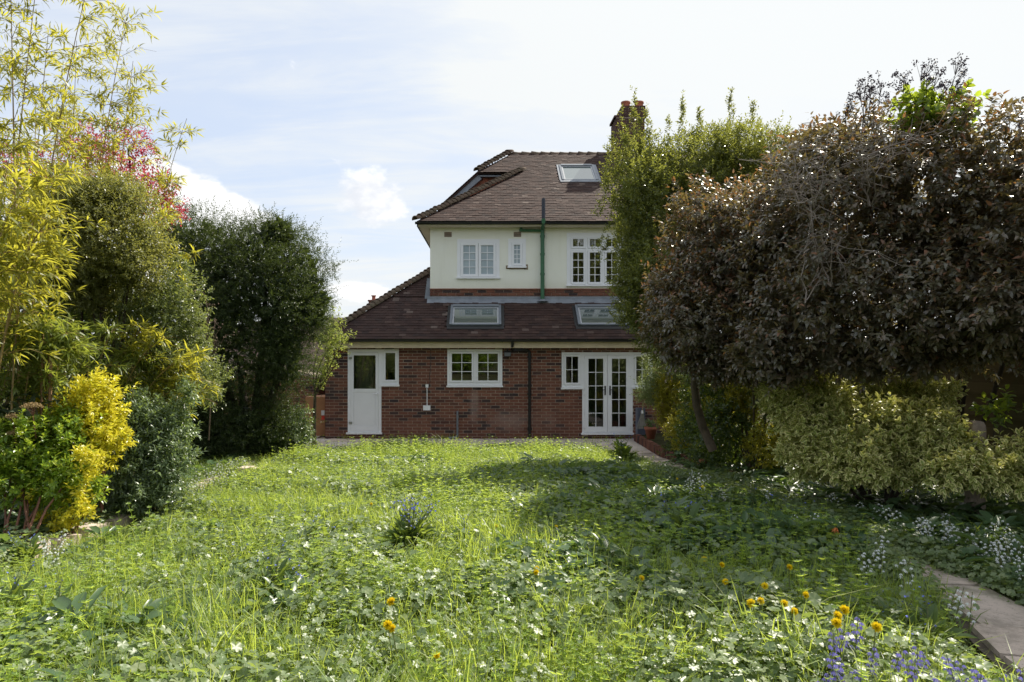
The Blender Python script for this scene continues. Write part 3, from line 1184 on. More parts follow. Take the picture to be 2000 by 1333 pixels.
def tile_matrix(x, s_, EY_, EZ_, cs_, sn_, p_, len_=.19):
    lift = rt.uniform(.0, .006)
    c_ = s_ + len_ / 2 - .06
    nrm = .022 + lift
    return Vector((x, EY_ + c_ * cs_ - nrm * sn_, EZ_ + c_ * sn_ + nrm * cs_)), (p_ - .075 + rt.uniform(-.015, .015), rt.uniform(-.012, .012), rt.uniform(-.012, .012))


tl = tile_rows(EY, EZ, cs, sn, (yt - EY) / cs, lambda y: EX + (y - EY), 5.3, SKY1)
tl += [q for q in tile_rows(EY, EZ, cs, sn, top / cs, lambda y: EX + (y - EY), -1.72, SKY1) if q[1] > (yt - EY) / cs + .11]
tl.sort(key=lambda q: abs(q[0] + 1.2) * .35 + q[1])
st = MB()
for q, (x, s_) in enumerate(tl):
    loc, rot = tile_matrix(x, s_, EY, EZ, cs, sn, PITCH)
    dims = (.162, .19, .013)
    if q < 300:
        piece('roof_tile', unit_tile, roof1, loc, dims, rot)
    else:
        st.obox(Matrix.Translation(loc) @ Euler(rot).to_matrix().to_4x4(), *dims)
st.build('tiling', M['tile'], roof1, kind='stuff')

# bonnet tile
ring = [(math.cos(a) * 1.0, math.sin(a) * .85) for a in np.linspace(0, math.pi, 9)]
mb = MB()
V = []
for (y, sc_) in ((-.13, .125), (.13, .085)):
    V += [(x * sc_, y, z * sc_) for x, z in ring]
for (y, sc_) in ((-.13, .095), (.13, .06)):
    V += [(x * sc_, y, z * sc_) for x, z in ring]
fs = []
for i in range(8):
    fs.append((i, i + 1, 9 + i + 1, 9 + i))
    fs.append((18 + i + 1, 18 + i, 27 + i, 27 + i + 1))
    fs.append((i + 1, i, 18 + i, 18 + i + 1))
mb.add(V, fs)
bonnet = mb.data('hip_tile', M['hip'], True)


def bonnets(parent, a, b, step, nm='hip_tile', tilt=.16, lift=.02, sc=1.0):
    a, b = Vector(a), Vector(b)
    d = (b - a)
    n_ = max(1, int(d.length / step))
    q = d.normalized().to_track_quat('Y', 'Z')
    for i in range(n_ + 1):
        p = a + d * ((i + .3) / (n_ + .6)) + Vector((rt.uniform(-.006, .006), 0, lift + rt.uniform(-.006, .006)))
        o = piece(nm, bonnet, parent, p, (sc * rt.uniform(.96, 1.04),) * 3)
        o.rotation_euler = (q.to_matrix().to_4x4() @ Matrix.Rotation(-tilt + rt.uniform(-.04, .04), 4, 'X') @ Matrix.Rotation(rt.uniform(-.05, .05), 4, 'Y')).to_euler()


bonnets(roof1, (EX + .03, EY + .03, EZ + .02), (EX + top, EY + top, EZ + TP * top + .02), .155)

# --- upper roof
TU = .711
UX, UY, UZ = -1.90, 17.33, 5.45
PU = math.atan(TU)
cu, su = math.cos(PU), math.sin(PU)
RY = 21.39
RZ = UZ + TU * (RY - UY)
RX = .60
DS = .90                        # side dormer slope
VY = 20.13                      # front edge of the dormer roof
VX = RX - (RY - VY) * TU / DS
VZ = UZ + TU * (VY - UY)
HX1 = UX + (VY - UY)            # main hip at the dormer's front edge
mb = MB()
slab(mb, [(UX, UY, UZ), (9, UY, UZ), (9, VY, VZ), (HX1, VY, VZ)], .06)
slab(mb, [(VX, VY, VZ - .002), (9, VY, VZ - .002), (9, RY, RZ - .002), (RX, RY, RZ - .002)], .06)
slab(mb, [(UX, UY, UZ - .004), (HX1, VY, VZ - .004), (HX1 + .6, VY + .6, VZ + .42), (HX1 + .6, 25.4, VZ + .42), (UX, 25.6, UZ - .004)], .06)
slab(mb, [(RX, RY, RZ - .004), (9, RY, RZ - .004), (9, 25.6, UZ - .004), (UX, 25.6, UZ - .004), (RX - .1, RY, RZ - .06)], .06)
# dormer roof plane
DEX = -1.54
DEZ = VZ - DS * (VX - DEX)
slab(mb, [(VX, VY, VZ - .006), (RX, RY, RZ - .006), (RX, 24.0, RZ - .4), (DEX, 24.0, DEZ - .006), (DEX, VY, DEZ - .006)], .07)
roof2 = mb.build('roof', M['tile'], house)
SKY2 = [(2.02, 3.05, 19.51, 20.49)]


def xlo2(y):
    return UX + (y - UY) if y < VY else RX - (RY - y) * TU / DS


tl = tile_rows(UY, UZ, cu, su, (RY - UY) / cu - .02, xlo2, 6.5, SKY2)
st = MB()
for (x, s_) in tl:
    loc, rot = tile_matrix(x, s_, UY, UZ, cu, su, PU)
    st.obox(Matrix.Translation(loc) @ Euler(rot).to_matrix().to_4x4(), .162, .19, .013)
# verge tiles on the dormer edge
nv = 16
for i in range(nv):
    f = (i + .5) / nv
    p = Vector((VX + (DEX - VX) * f, VY + .06, VZ + (DEZ - VZ) * f + .012))
    st.obox(Matrix.Translation(p) @ Matrix.Rotation(-math.atan(DS) - .05, 4, 'Y'), .17, .17, .02)
st.build('tiling', M['tile'], roof2, kind='stuff')
bonnets(roof2, (UX + .03, UY + .03, UZ + .03), (HX1 + .02, VY + .02, VZ + .05), .15)
bonnets(roof2, (VX, VY, VZ + .03), (RX, RY, RZ + .04), .17)
bonnets(roof2, (RX + .1, RY, RZ + .0), (6.2, RY, RZ + .0), .30, 'ridge_tile', 0, -.035, 1.05)
# tile hung cheek under the dormer roof, and the lead along its edge
CY = VY + .22
mb = MB()
V = [(-1.45, CY, 5.6), (1.05, CY, 5.6 + .711 * 2.5), (1.05, CY, VZ - .02), (VX, CY, VZ - .03), (-1.45, CY, DEZ + .02)]
V2 = [(x, y + .1, z) for x, y, z in V]
mb.add(V + V2, [(0, 1, 2, 3, 4), (9, 8, 7, 6, 5), (0, 4, 9, 5), (3, 2, 7, 8), (4, 3, 8, 9)])
cheek = mb.build('dormer_cheek', simple('cheek_backing', (.10, .04, .03), .9), house)
for r_ in range(20):
    z = 5.66 + r_ * .1
    x = -1.42 + (.08 if r_ % 2 else 0)
    while x < 1.0:
        lim = VZ - .1 if x > VX else VZ - DS * (VX - x) - .16
        if 5.55 + .711 * (x + 1.55) < z + .1 and z < lim:
            piece('hung_tile', unit_hung, cheek, (x + .08, CY - .02 + rt.uniform(-.004, .004), z), (.158, .014, .13), (.10 + rt.uniform(-.02, .02), 0, rt.uniform(-.02, .02)))
        x += .165
mb = MB()
a, b = Vector((VX + .05, 0, VZ - .07)), Vector((DEX, 0, DEZ - .07))
d = b - a
mb.obox(Matrix.Translation((a + b) / 2 + Vector((0, VY + .12, -.06))) @ Matrix.Rotation(-math.atan2(d.z, d.x) , 4, 'Y'), d.length, .16, .16)
mb.box(VX + .02, HX1 - .02, VY + .04, VY + .2, VZ - .13, VZ - .085)
mb.build('lead_flashing', M['lead'], house)

# lead at the foot of the upper wall and beside it
mb = MB()
slab(mb, [(-1.66, YU - .16, EZ + TP * (YU - .16 - EY) + .045), (5.4, YU - .16, EZ + TP * (YU - .16 - EY) + .045), (5.4, YU - .012, EZ + TP * (YU - EY) + .055), (-1.66, YU - .012, EZ + TP * (YU - EY) + .055)], .02)
mb.box(-1.66, 5.4, YU - .03, YU - .012, EZ + TP * (YU - EY) + .03, EZ + TP * (YU - EY) + .11)
for i in range(7):
    z0_ = EZ + TP * (YU - EY) + .02 + i * .085
    mb.box(-1.60 - .13 - .0 * i, -1.594, YU + .02 + i * .10, YU + .13 + i * .1, z0_, z0_ + .12)
mb.build('lead_flashing', M['lead'], house)

# --- eaves
mb = MB().box(WX0 - .03, 5.4, EY + .06, EY + .085, 2.222, 2.39)
mb.build('fascia', M['cream'], house)
MB().box(WX0 - .03, 5.4, EY + .086, YW + .02, 2.26, 2.283).build('soffit', M['soffit'], house)


def gutter(x0, x1, y, z, r=.058, step=1.0):
    an = np.linspace(math.pi, 2 * math.pi, 9)
    prof = [(math.cos(a) * r, math.sin(a) * r) for a in an] + [(math.cos(a) * (r - .006), math.sin(a) * (r - .006)) for a in an[::-1]]
    k = len(prof)
    V = [(x, y + p[0], z + p[1]) for x in (x0, x1) for p in prof]
    mb = MB().add(V, [(i, (i + 1) % k, k + (i + 1) % k, k + i) for i in range(k)])
    mb.box(x0 - .004, x0, y - r, y + r, z - r * .9, z)
    x = x0 + .4
    while x < x1:
        mb.tube([(x + dx_, y + math.cos(a) * (r + .006), z + math.sin(a) * (r + .006)) for a in an for dx_ in (0,)], .010, 4)
        x += step
    return mb


gt = gutter(EX - .02, 5.4, EY - .035, 2.425).build('gutter', M['black_plastic'], house)
mb = MB()
for px, wd in ((740, .07), (772, .07), (813, .16), (873, .14), (935, .18), (1003, .12), (1030, .1), (1066, .05)):
    x = pxr(px, EY)
    mb.obox(Matrix.Translation((x, EY + .0, 2.437)) @ Euler((.5, rt.uniform(-.15, .15), rt.uniform(-.2, .2))).to_matrix().to_4x4(), wd, .07, .018)
o = mb.build('tile_fragment', simple('tile_fragment', (.36, .26, .19), .9, .3, 20), gt, kind='stuff')
gutter(UX - .03, 8, UY - .03, 5.42).build('gutter', M['black_plastic'], house)
MB().box(UX + .03, 8, UY + .03, UY + .05, 5.335, 5.43).build('fascia', M['soffit'], house)
mb = MB()
slab(mb, [(UX + .03, UY + .05, 5.352), (8, UY + .05, 5.352), (8, YU + .01, 5.352), (UX + .03, YU + .01, 5.352)], .015)
slab(mb, [(UX + .03, YU + .01, 5.352), (-1.58, YU + .01, 5.352), (-1.58, 25.4, 5.352), (UX + .03, 25.4, 5.352)], .015)
mb.build('soffit', M['soffit'], house)
MB().box(UX, UX + .025, UY + .03, 25.5, 5.32, 5.42).build('bargeboard', M['dark_metal'], house)


# --- roof windows
M['sash'] = simple('grey_white_sash', (.42, .43, .45), .5, .03, 3)
def skylight(xr, yr, EY_, EZ_, p_, h=.09):
    x0, x1, y0, y1 = *xr, *yr
    c_, s_ = math.cos(p_), math.sin(p_)
    L_ = (y1 - y0) / c_
    base = Matrix.Translation((x0, y0, EZ_ + math.tan(p_) * (y0 - EY_))) @ Matrix.Rotation(p_, 4, 'X')

    def lb(mb, a, b, c, d, e, f):
        V = np.array([base @ Vector(v) for v in ((a, c, e), (b, c, e), (b, d, e), (a, d, e), (a, c, f), (b, c, f), (b, d, f), (a, d, f))])
        mb.add(V, BOXF)
    W_ = x1 - x0
    mb = MB()
    lb(mb, 0, .06, 0, L_, -.03, h)
    lb(mb, W_ - .06, W_, 0, L_, -.03, h)
    lb(mb, .06, W_ - .06, 0, .05, -.03, h - .012)
    lb(mb, .06, W_ - .06, L_ - .10, L_, -.03, h + .015)
    sk = mb.build('skylight', M['grey_metal'], house)
    mb = MB()
    lb(mb, .062, .10, .052, L_ - .102, 0, h - .02)
    lb(mb, W_ - .10, W_ - .062, .052, L_ - .102, 0, h - .02)
    lb(mb, .10, W_ - .10, .052, .085, 0, h - .02)
    lb(mb, .10, W_ - .10, L_ - .135, L_ - .102, 0, h - .02)
    mb.build('sash', M['sash'], sk)
    mb = MB()
    lb(mb, .10, W_ - .10, .085, L_ - .135, h - .045, h - .035)
    mb.build('pane', M['roof_glass'], sk)
    mb = MB()
    lb(mb, -.06, W_ + .06, -.13, -.005, .02, .052)
    lb(mb, -.075, -.005, 0, L_ + .03, -.01, .05)
    lb(mb, W_ + .005, W_ + .075, 0, L_ + .03, -.01, .05)
    mb.build('flashing', M['dark_metal'] if h > .08 else M['lead'], sk)
    return sk


for a, b, c, d in SKY1:
    skylight((a, b), (c, d), EY, EZ, PITCH, .10)
for a, b, c, d in SKY2:
    skylight((a, b), (c, d), UY, UZ, PU, .07)

# --- pipes, vents and small fittings
xp = pxr(1059.5, YU - .08)
mb = MB().tube([(xp, YU - .08, pzr(587, YU - .08)), (xp, YU - .08, pzr(450, YU - .08)), (xp, YU - .42, pzr(434, YU - .42)), (xp, YU - .42, pzr(428, YU - .42))], .052, 10)
for py in (462, 497, 536):
    z = pzr(py, YU - .08)
    mb.tube([(xp, YU - .08, z - .03), (xp, YU - .08, z + .03)], .062, 10)
sp_ = mb.build('soil_pipe', M['green_paint'], house, smooth=False)
MB().tube([(xp, YU - .42, pzr(429, YU - .42)), (xp, YU - .42, pzr(388, YU - .42))], .048, 10).build('pipe_top', M['navy'], sp_)
z = pzr(451, YU - .07)
mb = MB().tube([(xp, YU - .07, z), (pxr(1014, YU), YU - .07, z + .01)], .034, 8)
mb.tube([(pxr(1017.5, YU), YU - .07, z), (pxr(1017.5, YU), YU - .07, z + .10)], .036, 8)
mb.build('branch_pipe', M['green_paint'], sp_)
MB().lathe((xp, YU - .09, pzr(588, YU - .08) - .02), [(.02, .07), (.06, .06), (.09, .02), (.15, 0)], 12).build('collar', M['lead'], sp_)
for px in (875, 1010.5):
    r_ = rect(px - 7, px + 7, 454, 463, YU)
    mb = MB()
    mb.box(r_[0], r_[1], YU - .003, YU + .02, r_[2], r_[3])
    vt = mb.build('air_vent', M['dark_room'], house)
    mb = MB()
    for i in range(9):
        x = r_[0] + (r_[1] - r_[0]) * i / 8
        mb.box(x - .004, x + .004, YU - .012, YU - .004, r_[2], r_[3])
    for i in range(4):
        z = r_[2] + (r_[3] - r_[2]) * i / 3
        mb.box(r_[0], r_[1], YU - .010, YU - .0045, z - .004, z + .004)
    mb.build('grille', M['beige'], vt)
# black rainwater pipe
mb = MB()
xd = pxr(1034, YW)
xg = pxr(1000, YW)
mb.tube([(xg, EY - .035, 2.39), (xg, EY - .03, 2.30), (xg, YW - .06, 2.20), (xg + .05, YW - .05, 2.175), (xd - .04, YW - .05, 2.165), (xd, YW - .05, 2.13), (xd, YW - .05, .02)], .037, 10)
for z in (2.0, 1.1, .25):
    mb.box(xd - .055, xd + .055, YW - .045, YW - .004, z - .02, z + .02)
    mb.tube([(xd, YW - .05, z - .025), (xd, YW - .05, z + .025)], .043, 10)
mb.build('drain_pipe', M['black_plastic'], house)
# grey waste pipe
mb = MB().tube([(pxr(893.5, YW), YW - .04, pzr(803, YW)), (pxr(893.5, YW), YW - .04, .10), (pxr(892, YW), YW - .05, .05), (pxr(876, YW), YW - .06, .035)], .026, 8)
mb.build('waste_pipe', M['grey_metal'], house)
# switch box, conduit and socket box
mb = MB()
r_ = rect(831.5, 837, 751, 757.5, YW)
mb.box(r_[0], r_[1], YW - .045, YW - .002, r_[2], r_[3])
mb.tube([(pxr(834.3, YW), YW - .014, pzr(758, YW)), (pxr(834.3, YW), YW - .014, pzr(792, YW))], .011, 6)
r_ = rect(827, 841, 792, 801.5, YW)
mb.box(r_[0], r_[1], YW - .07, YW - .002, r_[2], r_[3])
mb.build('socket_box', M['upvc'], house)
mb = MB().tube([(pxr(x, YW), YW - .008, pzr(y, YW)) for x, y in ((841, 680), (841.4, 705), (840.5, 725), (838.5, 737), (840.5, 746), (837, 753))], .006, 5)
mb.build('cable', M['black_plastic'], house)
# floodlight under the eaves
fl = MB()
r_ = rect(984, 998, 686, 696, YW)
fl.obox(Matrix.Translation(((r_[0] + r_[1]) / 2, YW - .12, (r_[2] + r_[3]) / 2)) @ Matrix.Rotation(.5, 4, 'X'), r_[1] - r_[0], .07, r_[3] - r_[2])
fl.box((r_[0] + r_[1]) / 2 - .02, (r_[0] + r_[1]) / 2 + .02, YW - .10, YW - .002, r_[3] - .02, r_[3] + .05)
fo = fl.build('floodlight', M['dark_metal'], house)
mb = MB().obox(Matrix.Translation(((r_[0] + r_[1]) / 2, YW - .155, (r_[2] + r_[3]) / 2 - .02)) @ Matrix.Rotation(.5, 4, 'X'), r_[1] - r_[0] - .03, .006, r_[3] - r_[2] - .03)
mb.build('lens', M['grey_metal'], fo)

# --- chimney
cx0, cx1 = pxr(1203, RY - .43), pxr(1259, RY - .43)
mb = MB()
stuff_c = MB()
tiers = [(cx0, cx1, 7.6, 9.34, 0), (cx0 - .05, cx1 + .05, 9.34, 9.41, 0), (cx0 + .17, cx1 + .03, 9.41, 9.70, 0)]
for (a, b, c, d, _) in tiers:
    mb.box(a + .012, b - .012, RY - .42, RY + .42, c, d)
    for (p, q, u, v) in lay_bricks(a, b, c, d, [], .225, .075):
        stuff_c.box(p, q, RY - .432 + rt.uniform(-.003, .003), RY - .36, u, v)
    for (p, q, u, v) in lay_bricks(RY - .43, RY + .43, c, d, [], .225, .075):
        stuff_c.box(a - .001, a + .06, p, q, u, v)
        stuff_c.box(b - .06, b + .001, p, q, u, v)
ch = mb.build('chimney', M['mortar'], house)
stuff_c.build('brickwork', M['backlit_brick'], ch, kind='stuff')
for px in (1222, 1248):
    MB().lathe((pxr(px, RY), RY, 9.69), [(.001, 0), (.15, 0), (.14, .1), (.125, .2), (.15, .22), (.15, .27), (.115, .27), (.11, .1)], 14).build('chimney_pot', M['clay'], ch, smooth=True)

# ------------------------------------------------------------------ patio and path
rp = random.Random(5)
mb = MB().box(-5.3, 5.4, 13.9, 16.66, -.12, -.012)
mb.box(-7.0, -4.06, 16.66, 23, -.12, -.012)
pat = mb.build('patio', simple('bed_mortar', (.25, .21, .17), .95, .2, 6), kind='structure')
y = 16.655
row = 0
while y > 13.95:
    dp = (.60, .45, .60, .30, .60, .30)[row % 6]
    x = -5.3 + rp.uniform(-.3, 0)
    while x < 5.3:
        wd = rp.choice((.6, .9, .6, .45, .9))
        piece('paving_slab', unit_slab, pat, (x + wd / 2, y - dp / 2, -.012 + rp.uniform(.010, .016)), (wd - .012, dp - .012, .03), (rp.uniform(-.004, .004), rp.uniform(-.004, .004), 0))
        x += wd
    y -= dp
    row += 1
y = 16.67
while y < 22.5:
    x = -7.0
    while x < -4.6:
        wd = rp.choice((.6, .9))
        wd = min(wd, -4.08 - x)
        piece('paving_slab', unit_slab, pat, (x + wd / 2, y + .3, 0), (wd - .012, .588, .03), (rp.uniform(-.004, .004), rp.uniform(-.004, .004), 0))
        x += wd
    y += .6

# the path along the right border: centre line
PATH = [(2.48, 1.6), (2.54, 2.6), (2.72, 3.3), (2.93, 3.9), (3.04, 4.6), (3.12, 6.0), (3.12, 8.0), (3.10, 11.0), (3.12, 14.3)]
pa = np.array(PATH)
seg = np.concatenate([[0], np.cumsum(np.linalg.norm(np.diff(pa, axis=0), axis=1))])


def path_at(s_):
    return np.array([np.interp(s_, seg, pa[:, 0]), np.interp(s_, seg, pa[:, 1])])


def path_x(y_):
    return np.interp(y_, pa[:, 1], pa[:, 0])


mb = MB()
k = 40
cl = np.array([path_at(seg[-1] * i / k) for i in range(k + 1)])
tn = np.gradient(cl, axis=0)
tn /= np.linalg.norm(tn, axis=1, keepdims=True)
nr = np.stack([tn[:, 1], -tn[:, 0]], 1)
lft, rgt = cl - nr * .27, cl + nr * .27
zb = gz(cl[:, 0], cl[:, 1]) + .018
V = np.concatenate([np.c_[lft, zb], np.c_[rgt, zb]])
mb.add(V, [(i, k + 1 + i, k + 2 + i, i + 1) for i in range(k)])
pth = mb.build('path', simple('path_bed', (.10, .08, .06), .95, .3, 12), kind='structure')
s_ = .1
while s_ < seg[-1] - .3:
    ln = rp.choice((.44, .6, .52, .75))
    c_ = path_at(s_ + ln / 2)
    c2_ = path_at(s_ + ln / 2 + .05)
    a_ = math.atan2(c2_[1] - c_[1], c2_[0] - c_[0])
    z0_, z1_ = gzf(*path_at(s_)), gzf(*path_at(s_ + ln))
    piece('paving_slab', unit_path, pth, (c_[0], c_[1], (z0_ + z1_) / 2 + .03 + rp.uniform(-.006, .006)), (ln - rp.uniform(.014, .035), .40 + rp.uniform(-.04, .04), .05),
          (rp.uniform(-.025, .025), -math.atan2(z1_ - z0_, ln) + rp.uniform(-.02, .02), a_ + rp.uniform(-.05, .05)))
    s_ += ln

# brick edging on the far side of the path near the house
edg = thing('brick_edging', 'row of small upright bricks edging the path beside the border near the house', 'edging', (3.9, 13, 0))
y = 16.2
while y > 9.6:
    x = path_x(min(y, 14.3)) + .31
    piece('brick', unit_brick, edg, (x, y, max(gzf(x, y), 0) + .07 + rp.uniform(-.012, .02)), (.10, .066, .22), (rp.uniform(-.05, .05), rp.uniform(-.08, .08), rp.uniform(-.1, .1)))
    y -= .078

mb = MB()
k = 24
yy = np.linspace(9.4, 16.5, k)
zz = np.maximum(gz(np.full(k, 3.6), yy), 0) + .13
V = []
for q in range(k):
    x0_ = path_x(min(yy[q], 14.3)) + .36
    V += [(x0_, yy[q], zz[q] - .25), (x0_, yy[q], zz[q]), (x0_ + .8, yy[q], zz[q] + .05), (5.6, yy[q], zz[q] + .05), (5.6, yy[q], zz[q] - .25)]
mb.add(V, [(5 * q + r_, 5 * q + r_ + 1, 5 * q + r_ + 6, 5 * q + r_ + 5) for q in range(k - 1) for r_ in range(4)] + [(0, 1, 2, 3, 4), tuple(range(5 * k - 1, 5 * k - 6, -1))])
mb.build('soil_bed', M['soil'], kind='structure')

# stone kerb on the left edge of the lawn
kb = thing('stone_kerb', 'worn sandstone kerb between the lawn and the left hand bushes', 'kerb', (-3.9, 8, .3))
y = 5.2
while y < 12.4:
    ln = rp.uniform(.4, .7)
    x = np.interp(y, [5.0, 6.3, 11.0, 12.5], [-3.72, -3.74, -4.2, -4.4])
    z0_, z1_ = gzf(x, y), gzf(x, y + ln)
    piece('kerb_stone', unit_path, kb, (x, y + ln / 2, (z0_ + z1_) / 2 + .055 + rp.uniform(-.02, .01)), (.22, ln - rp.uniform(.02, .08), .12), (math.atan2(z1_ - z0_, ln) + rp.uniform(-.04, .04), rp.uniform(-.12, .12), .09 + rp.uniform(-.04, .04)))
    y += ln

# ------------------------------------------------------------------ beyond the house, left
fh = thing('far_house', 'distant house with a plain brick chimney beyond the passage, seen past the tiled hip', 'house', (-10, 44, 0))
mb = MB().box(-18, -8.6, 44, 52, 0, 3.3)
mb.build('wall', simple('far_brick', (.36, .25, .21), .9, .12, 1.2), fh)
mb = MB()
mb.add([(-18.4, 43.6, 3.2), (-8.2, 43.6, 3.2), (-8.2, 52.4, 3.2), (-18.4, 52.4, 3.2), (-15.5, 48, 4.6), (-10.4, 48, 4.6)], [(0, 1, 5, 4), (1, 2, 5), (2, 3, 4, 5), (3, 0, 4), (0, 3, 2, 1)])
mb.build('roof', M['tile'], fh)
cxa, cxb = pxr(722, 46), pxr(746, 46)
mb = MB().box(cxa, cxb, 45.6, 46.4, 2.5, pzr(588, 46))
mb.box(cxa - .05, cxb + .05, 45.55, 46.45, pzr(590, 46), pzr(587, 46))
ch = mb.build('chimney', M['brick'], fh)
MB().lathe((pxr(730, 46), 46, pzr(587, 46)), [(.14, 0), (.12, .15), (.12, .26), (.17, .27), (.17, .33), (.1, .33)], 10).build('chimney_pot', M['clay'], ch)
mb = MB().box(-9.6, cxb + .1, 44.5, 50, 0, 2.6)
mb.build('wall', M['brick'], fh)

gw = thing('garden_wall', 'old brick boundary wall behind the cardboard box in the side passage', 'wall', (-6, 20.6, 0))
mb = MB()
mb.box(-9.0, -4.2, 20.75, 20.95, 0, 1.45)
mb.build('wall', M['mortar'], gw)
mb = MB()
for (a, b, c, d) in lay_bricks(-9.0, -4.2, 0, 1.42, []):
    mb.box(a, b, 20.735 + rp.uniform(-.004, .004), 20.8, c, d)
mb.build('brickwork', M['brick'], gw, kind='stuff')
MB().box(-9.0, -4.2, 20.70, 21.0, 1.45, 1.53).build('coping', M['concrete'], gw)
pr_ = thing('brick_pier', 'dark brick pier with a sloping stone cap left of the house corner', 'pier', (-5.1, 18.6, 0))
xa, xb = pxr(588, 18.6), pxr(621, 18.6)
MB().box(xa, xb, 18.6, 19.4, 0, 1.36).build('shaft', M['mortar'], pr_)
mb = MB()
for (a, b, c, d) in lay_bricks(xa - .01, xb + .01, 0, 1.35, []):
    mb.box(a, b, 18.585 + rp.uniform(-.003, .003), 18.65, c, d)
for (a, b, c, d) in lay_bricks(18.6, 19.4, 0, 1.35, []):
    mb.box(xb - .05, xb + .012, a, b, c, d)
mb.build('brickwork', M['brick'], pr_, kind='stuff')
mb = MB()
slab(mb, [(xa - .1, 18.5, 1.62), (xb + .18, 18.5, 1.44), (xb + .18, 19.5, 1.44), (xa - .1, 19.5, 1.62)], .08)
mb.build('cap', M['concrete'], pr_)

bx = thing('cardboard_box', 'large brown cardboard box standing on end by the house corner', 'box', (-4.47, 17.25, 0))
X0, X1 = pxr(596.5, 17.2), pxr(634.6, 17.2)
mb = MB().box(X0, X1, 17.2, 17.5, .012, .99)
mb.build('carton', M['card'], bx)
mb = MB()
mb.add([(X0 + .004, 17.198, .985), (X1 - .004, 17.198, .985), (X1 - .01, 17.35, 1.04), (X0 + .01, 17.36, 1.0)], [(0, 1, 2, 3)])
mb.add([(X0 + .004, 17.205, .99), (X1 - .004, 17.205, .99), (X1 - .01, 17.35, 1.045), (X0 + .01, 17.36, 1.005)], [(3, 2, 1, 0)])
mb.build('flap', M['card'], bx)
r_ = rect(627.5, 634, 802, 811.5, 17.2)
MB().box(r_[0], r_[1], 17.196, 17.199, r_[2], r_[3]).build('paper_label', M['paper'], bx)
r_ = rect(627.5, 634, 812.5, 820, 17.2)
MB().box(r_[0], r_[1], 17.196, 17.199, r_[2], r_[3]).build('red_sticker', M['redprint'], bx)

# ------------------------------------------------------------------ trees and shrubs
def lob(px, py, Y, rx, ry, rz):
    p = at(px, py, Y)
    return ((p.x, p.y, p.z), (rx, ry, rz))


def foliage(parent, mb, mats, nm='foliage'):
    return mb.build(nm, [LM[k] for k in mats] if not isinstance(mats, str) else LM[mats], parent, kind='stuff')


def twigs(t, P, D, ls, mname, r=.004, nm='twig'):
    mb = MB()
    for p, d, l in zip(P, D, ls):
        q = p + d * l
        m_ = (p + q) / 2 + rng.normal(size=3) * l * .06
        mb.tube([p, m_, q], [r, r * .8, r * .4], 4, cap=False)
    return mb.build(nm, M[mname], t, kind='stuff')


def shrub(nm, label, cat, base, lobes, n, leafkw, mats, seed, crownkw=None, trunk=None, tips=None, r0=.05, spires=None, group=None, core=0, ro=5):
    t = thing(nm, label, cat, base, group)
    mb = MB()
    P, N = crown(rough(lobes, ro, seed=seed) if ro else lobes, n, seed=seed, **(crownkw or {}))
    if leafkw.get('tipmi') is not None:            # buds sit on the upper side
        up_ = N[:, 2] + rng.normal(size=len(N)) * .25 > .05
        shoots(mb, P[up_], N[up_], **leafkw)
        shoots(mb, P[~up_], N[~up_], **dict(leafkw, tipn=0))
    else:
        shoots(mb, P, N, **leafkw)
    if spires:
        for (bp, tp, kk) in spires:
            bp, tp = np.array(bp), np.array(tp)
            s_ = rng.random(kk) ** .85
            PP = bp + (tp - bp) * s_[:, None] + rng.normal(size=(kk, 3)) * .05 * (1.15 - s_)[:, None]
            dd = unit(np.tile(tp - bp, (kk, 1)) + rng.normal(size=(kk, 3)) * .35)
            kw = dict(leafkw)
            kw.update(k=5, length=.08)
            shoots(mb, PP, dd, **kw)
    if core:
        core_fill(mb, lobes, core, leafkw.get('leaf', .06) * 2.2)
    foliage(t, mb, mats)
    if trunk:
        limbs(t, base, tips or [l[0] for l in lobes], r0, trunk)
    return t


# --- dark yew
yew_l = [lob(462, 690, 12.9, 1.2, 1.2, 1.8), lob(592, 550, 12.9, .46, .65, .80), lob(520, 500, 13.0, .75, .8, .72), lob(400, 500, 12.9, .75, .8, .85), lob(552, 690, 12.8, .48, .6, .9),
         lob(380, 640, 12.6, .8, .7, 1.2), lob(455, 580, 12.3, .7, .6, 1.0), lob(540, 600, 12.3, .55, .5, .9), lob(450, 830, 12.6, 1.2, .8, .7), lob(395, 865, 12.3, .6, .6, .45), lob(350, 830, 12.0, .5, .5, .6), lob(520, 850, 12.6, .5, .5, .38), lob(615, 600, 12.8, .26, .4, .5), lob(540, 460, 12.9, .3, .4, .3), lob(330, 470, 12.9, .4, .5, .4)]
yew = thing('yew_tree', 'big dark green yew with feathery upright tips left of the house', 'tree', (-4.6, 12.9, 0))
mb = MB()
P, N = crown(rough(yew_l, 10, .22, .50, 4, .92), 22000, shell=.45, amp=.2, freq=3.2, seed=4, zmin=.05)
shoots(mb, P, N, k=10, length=.19, leaf=.050, wid=.32, out=1., up=.22, jit=.50, ang=52, droop=.12, uplook=.9)
core_fill(mb, yew_l, 6000, .17, r1=.72)
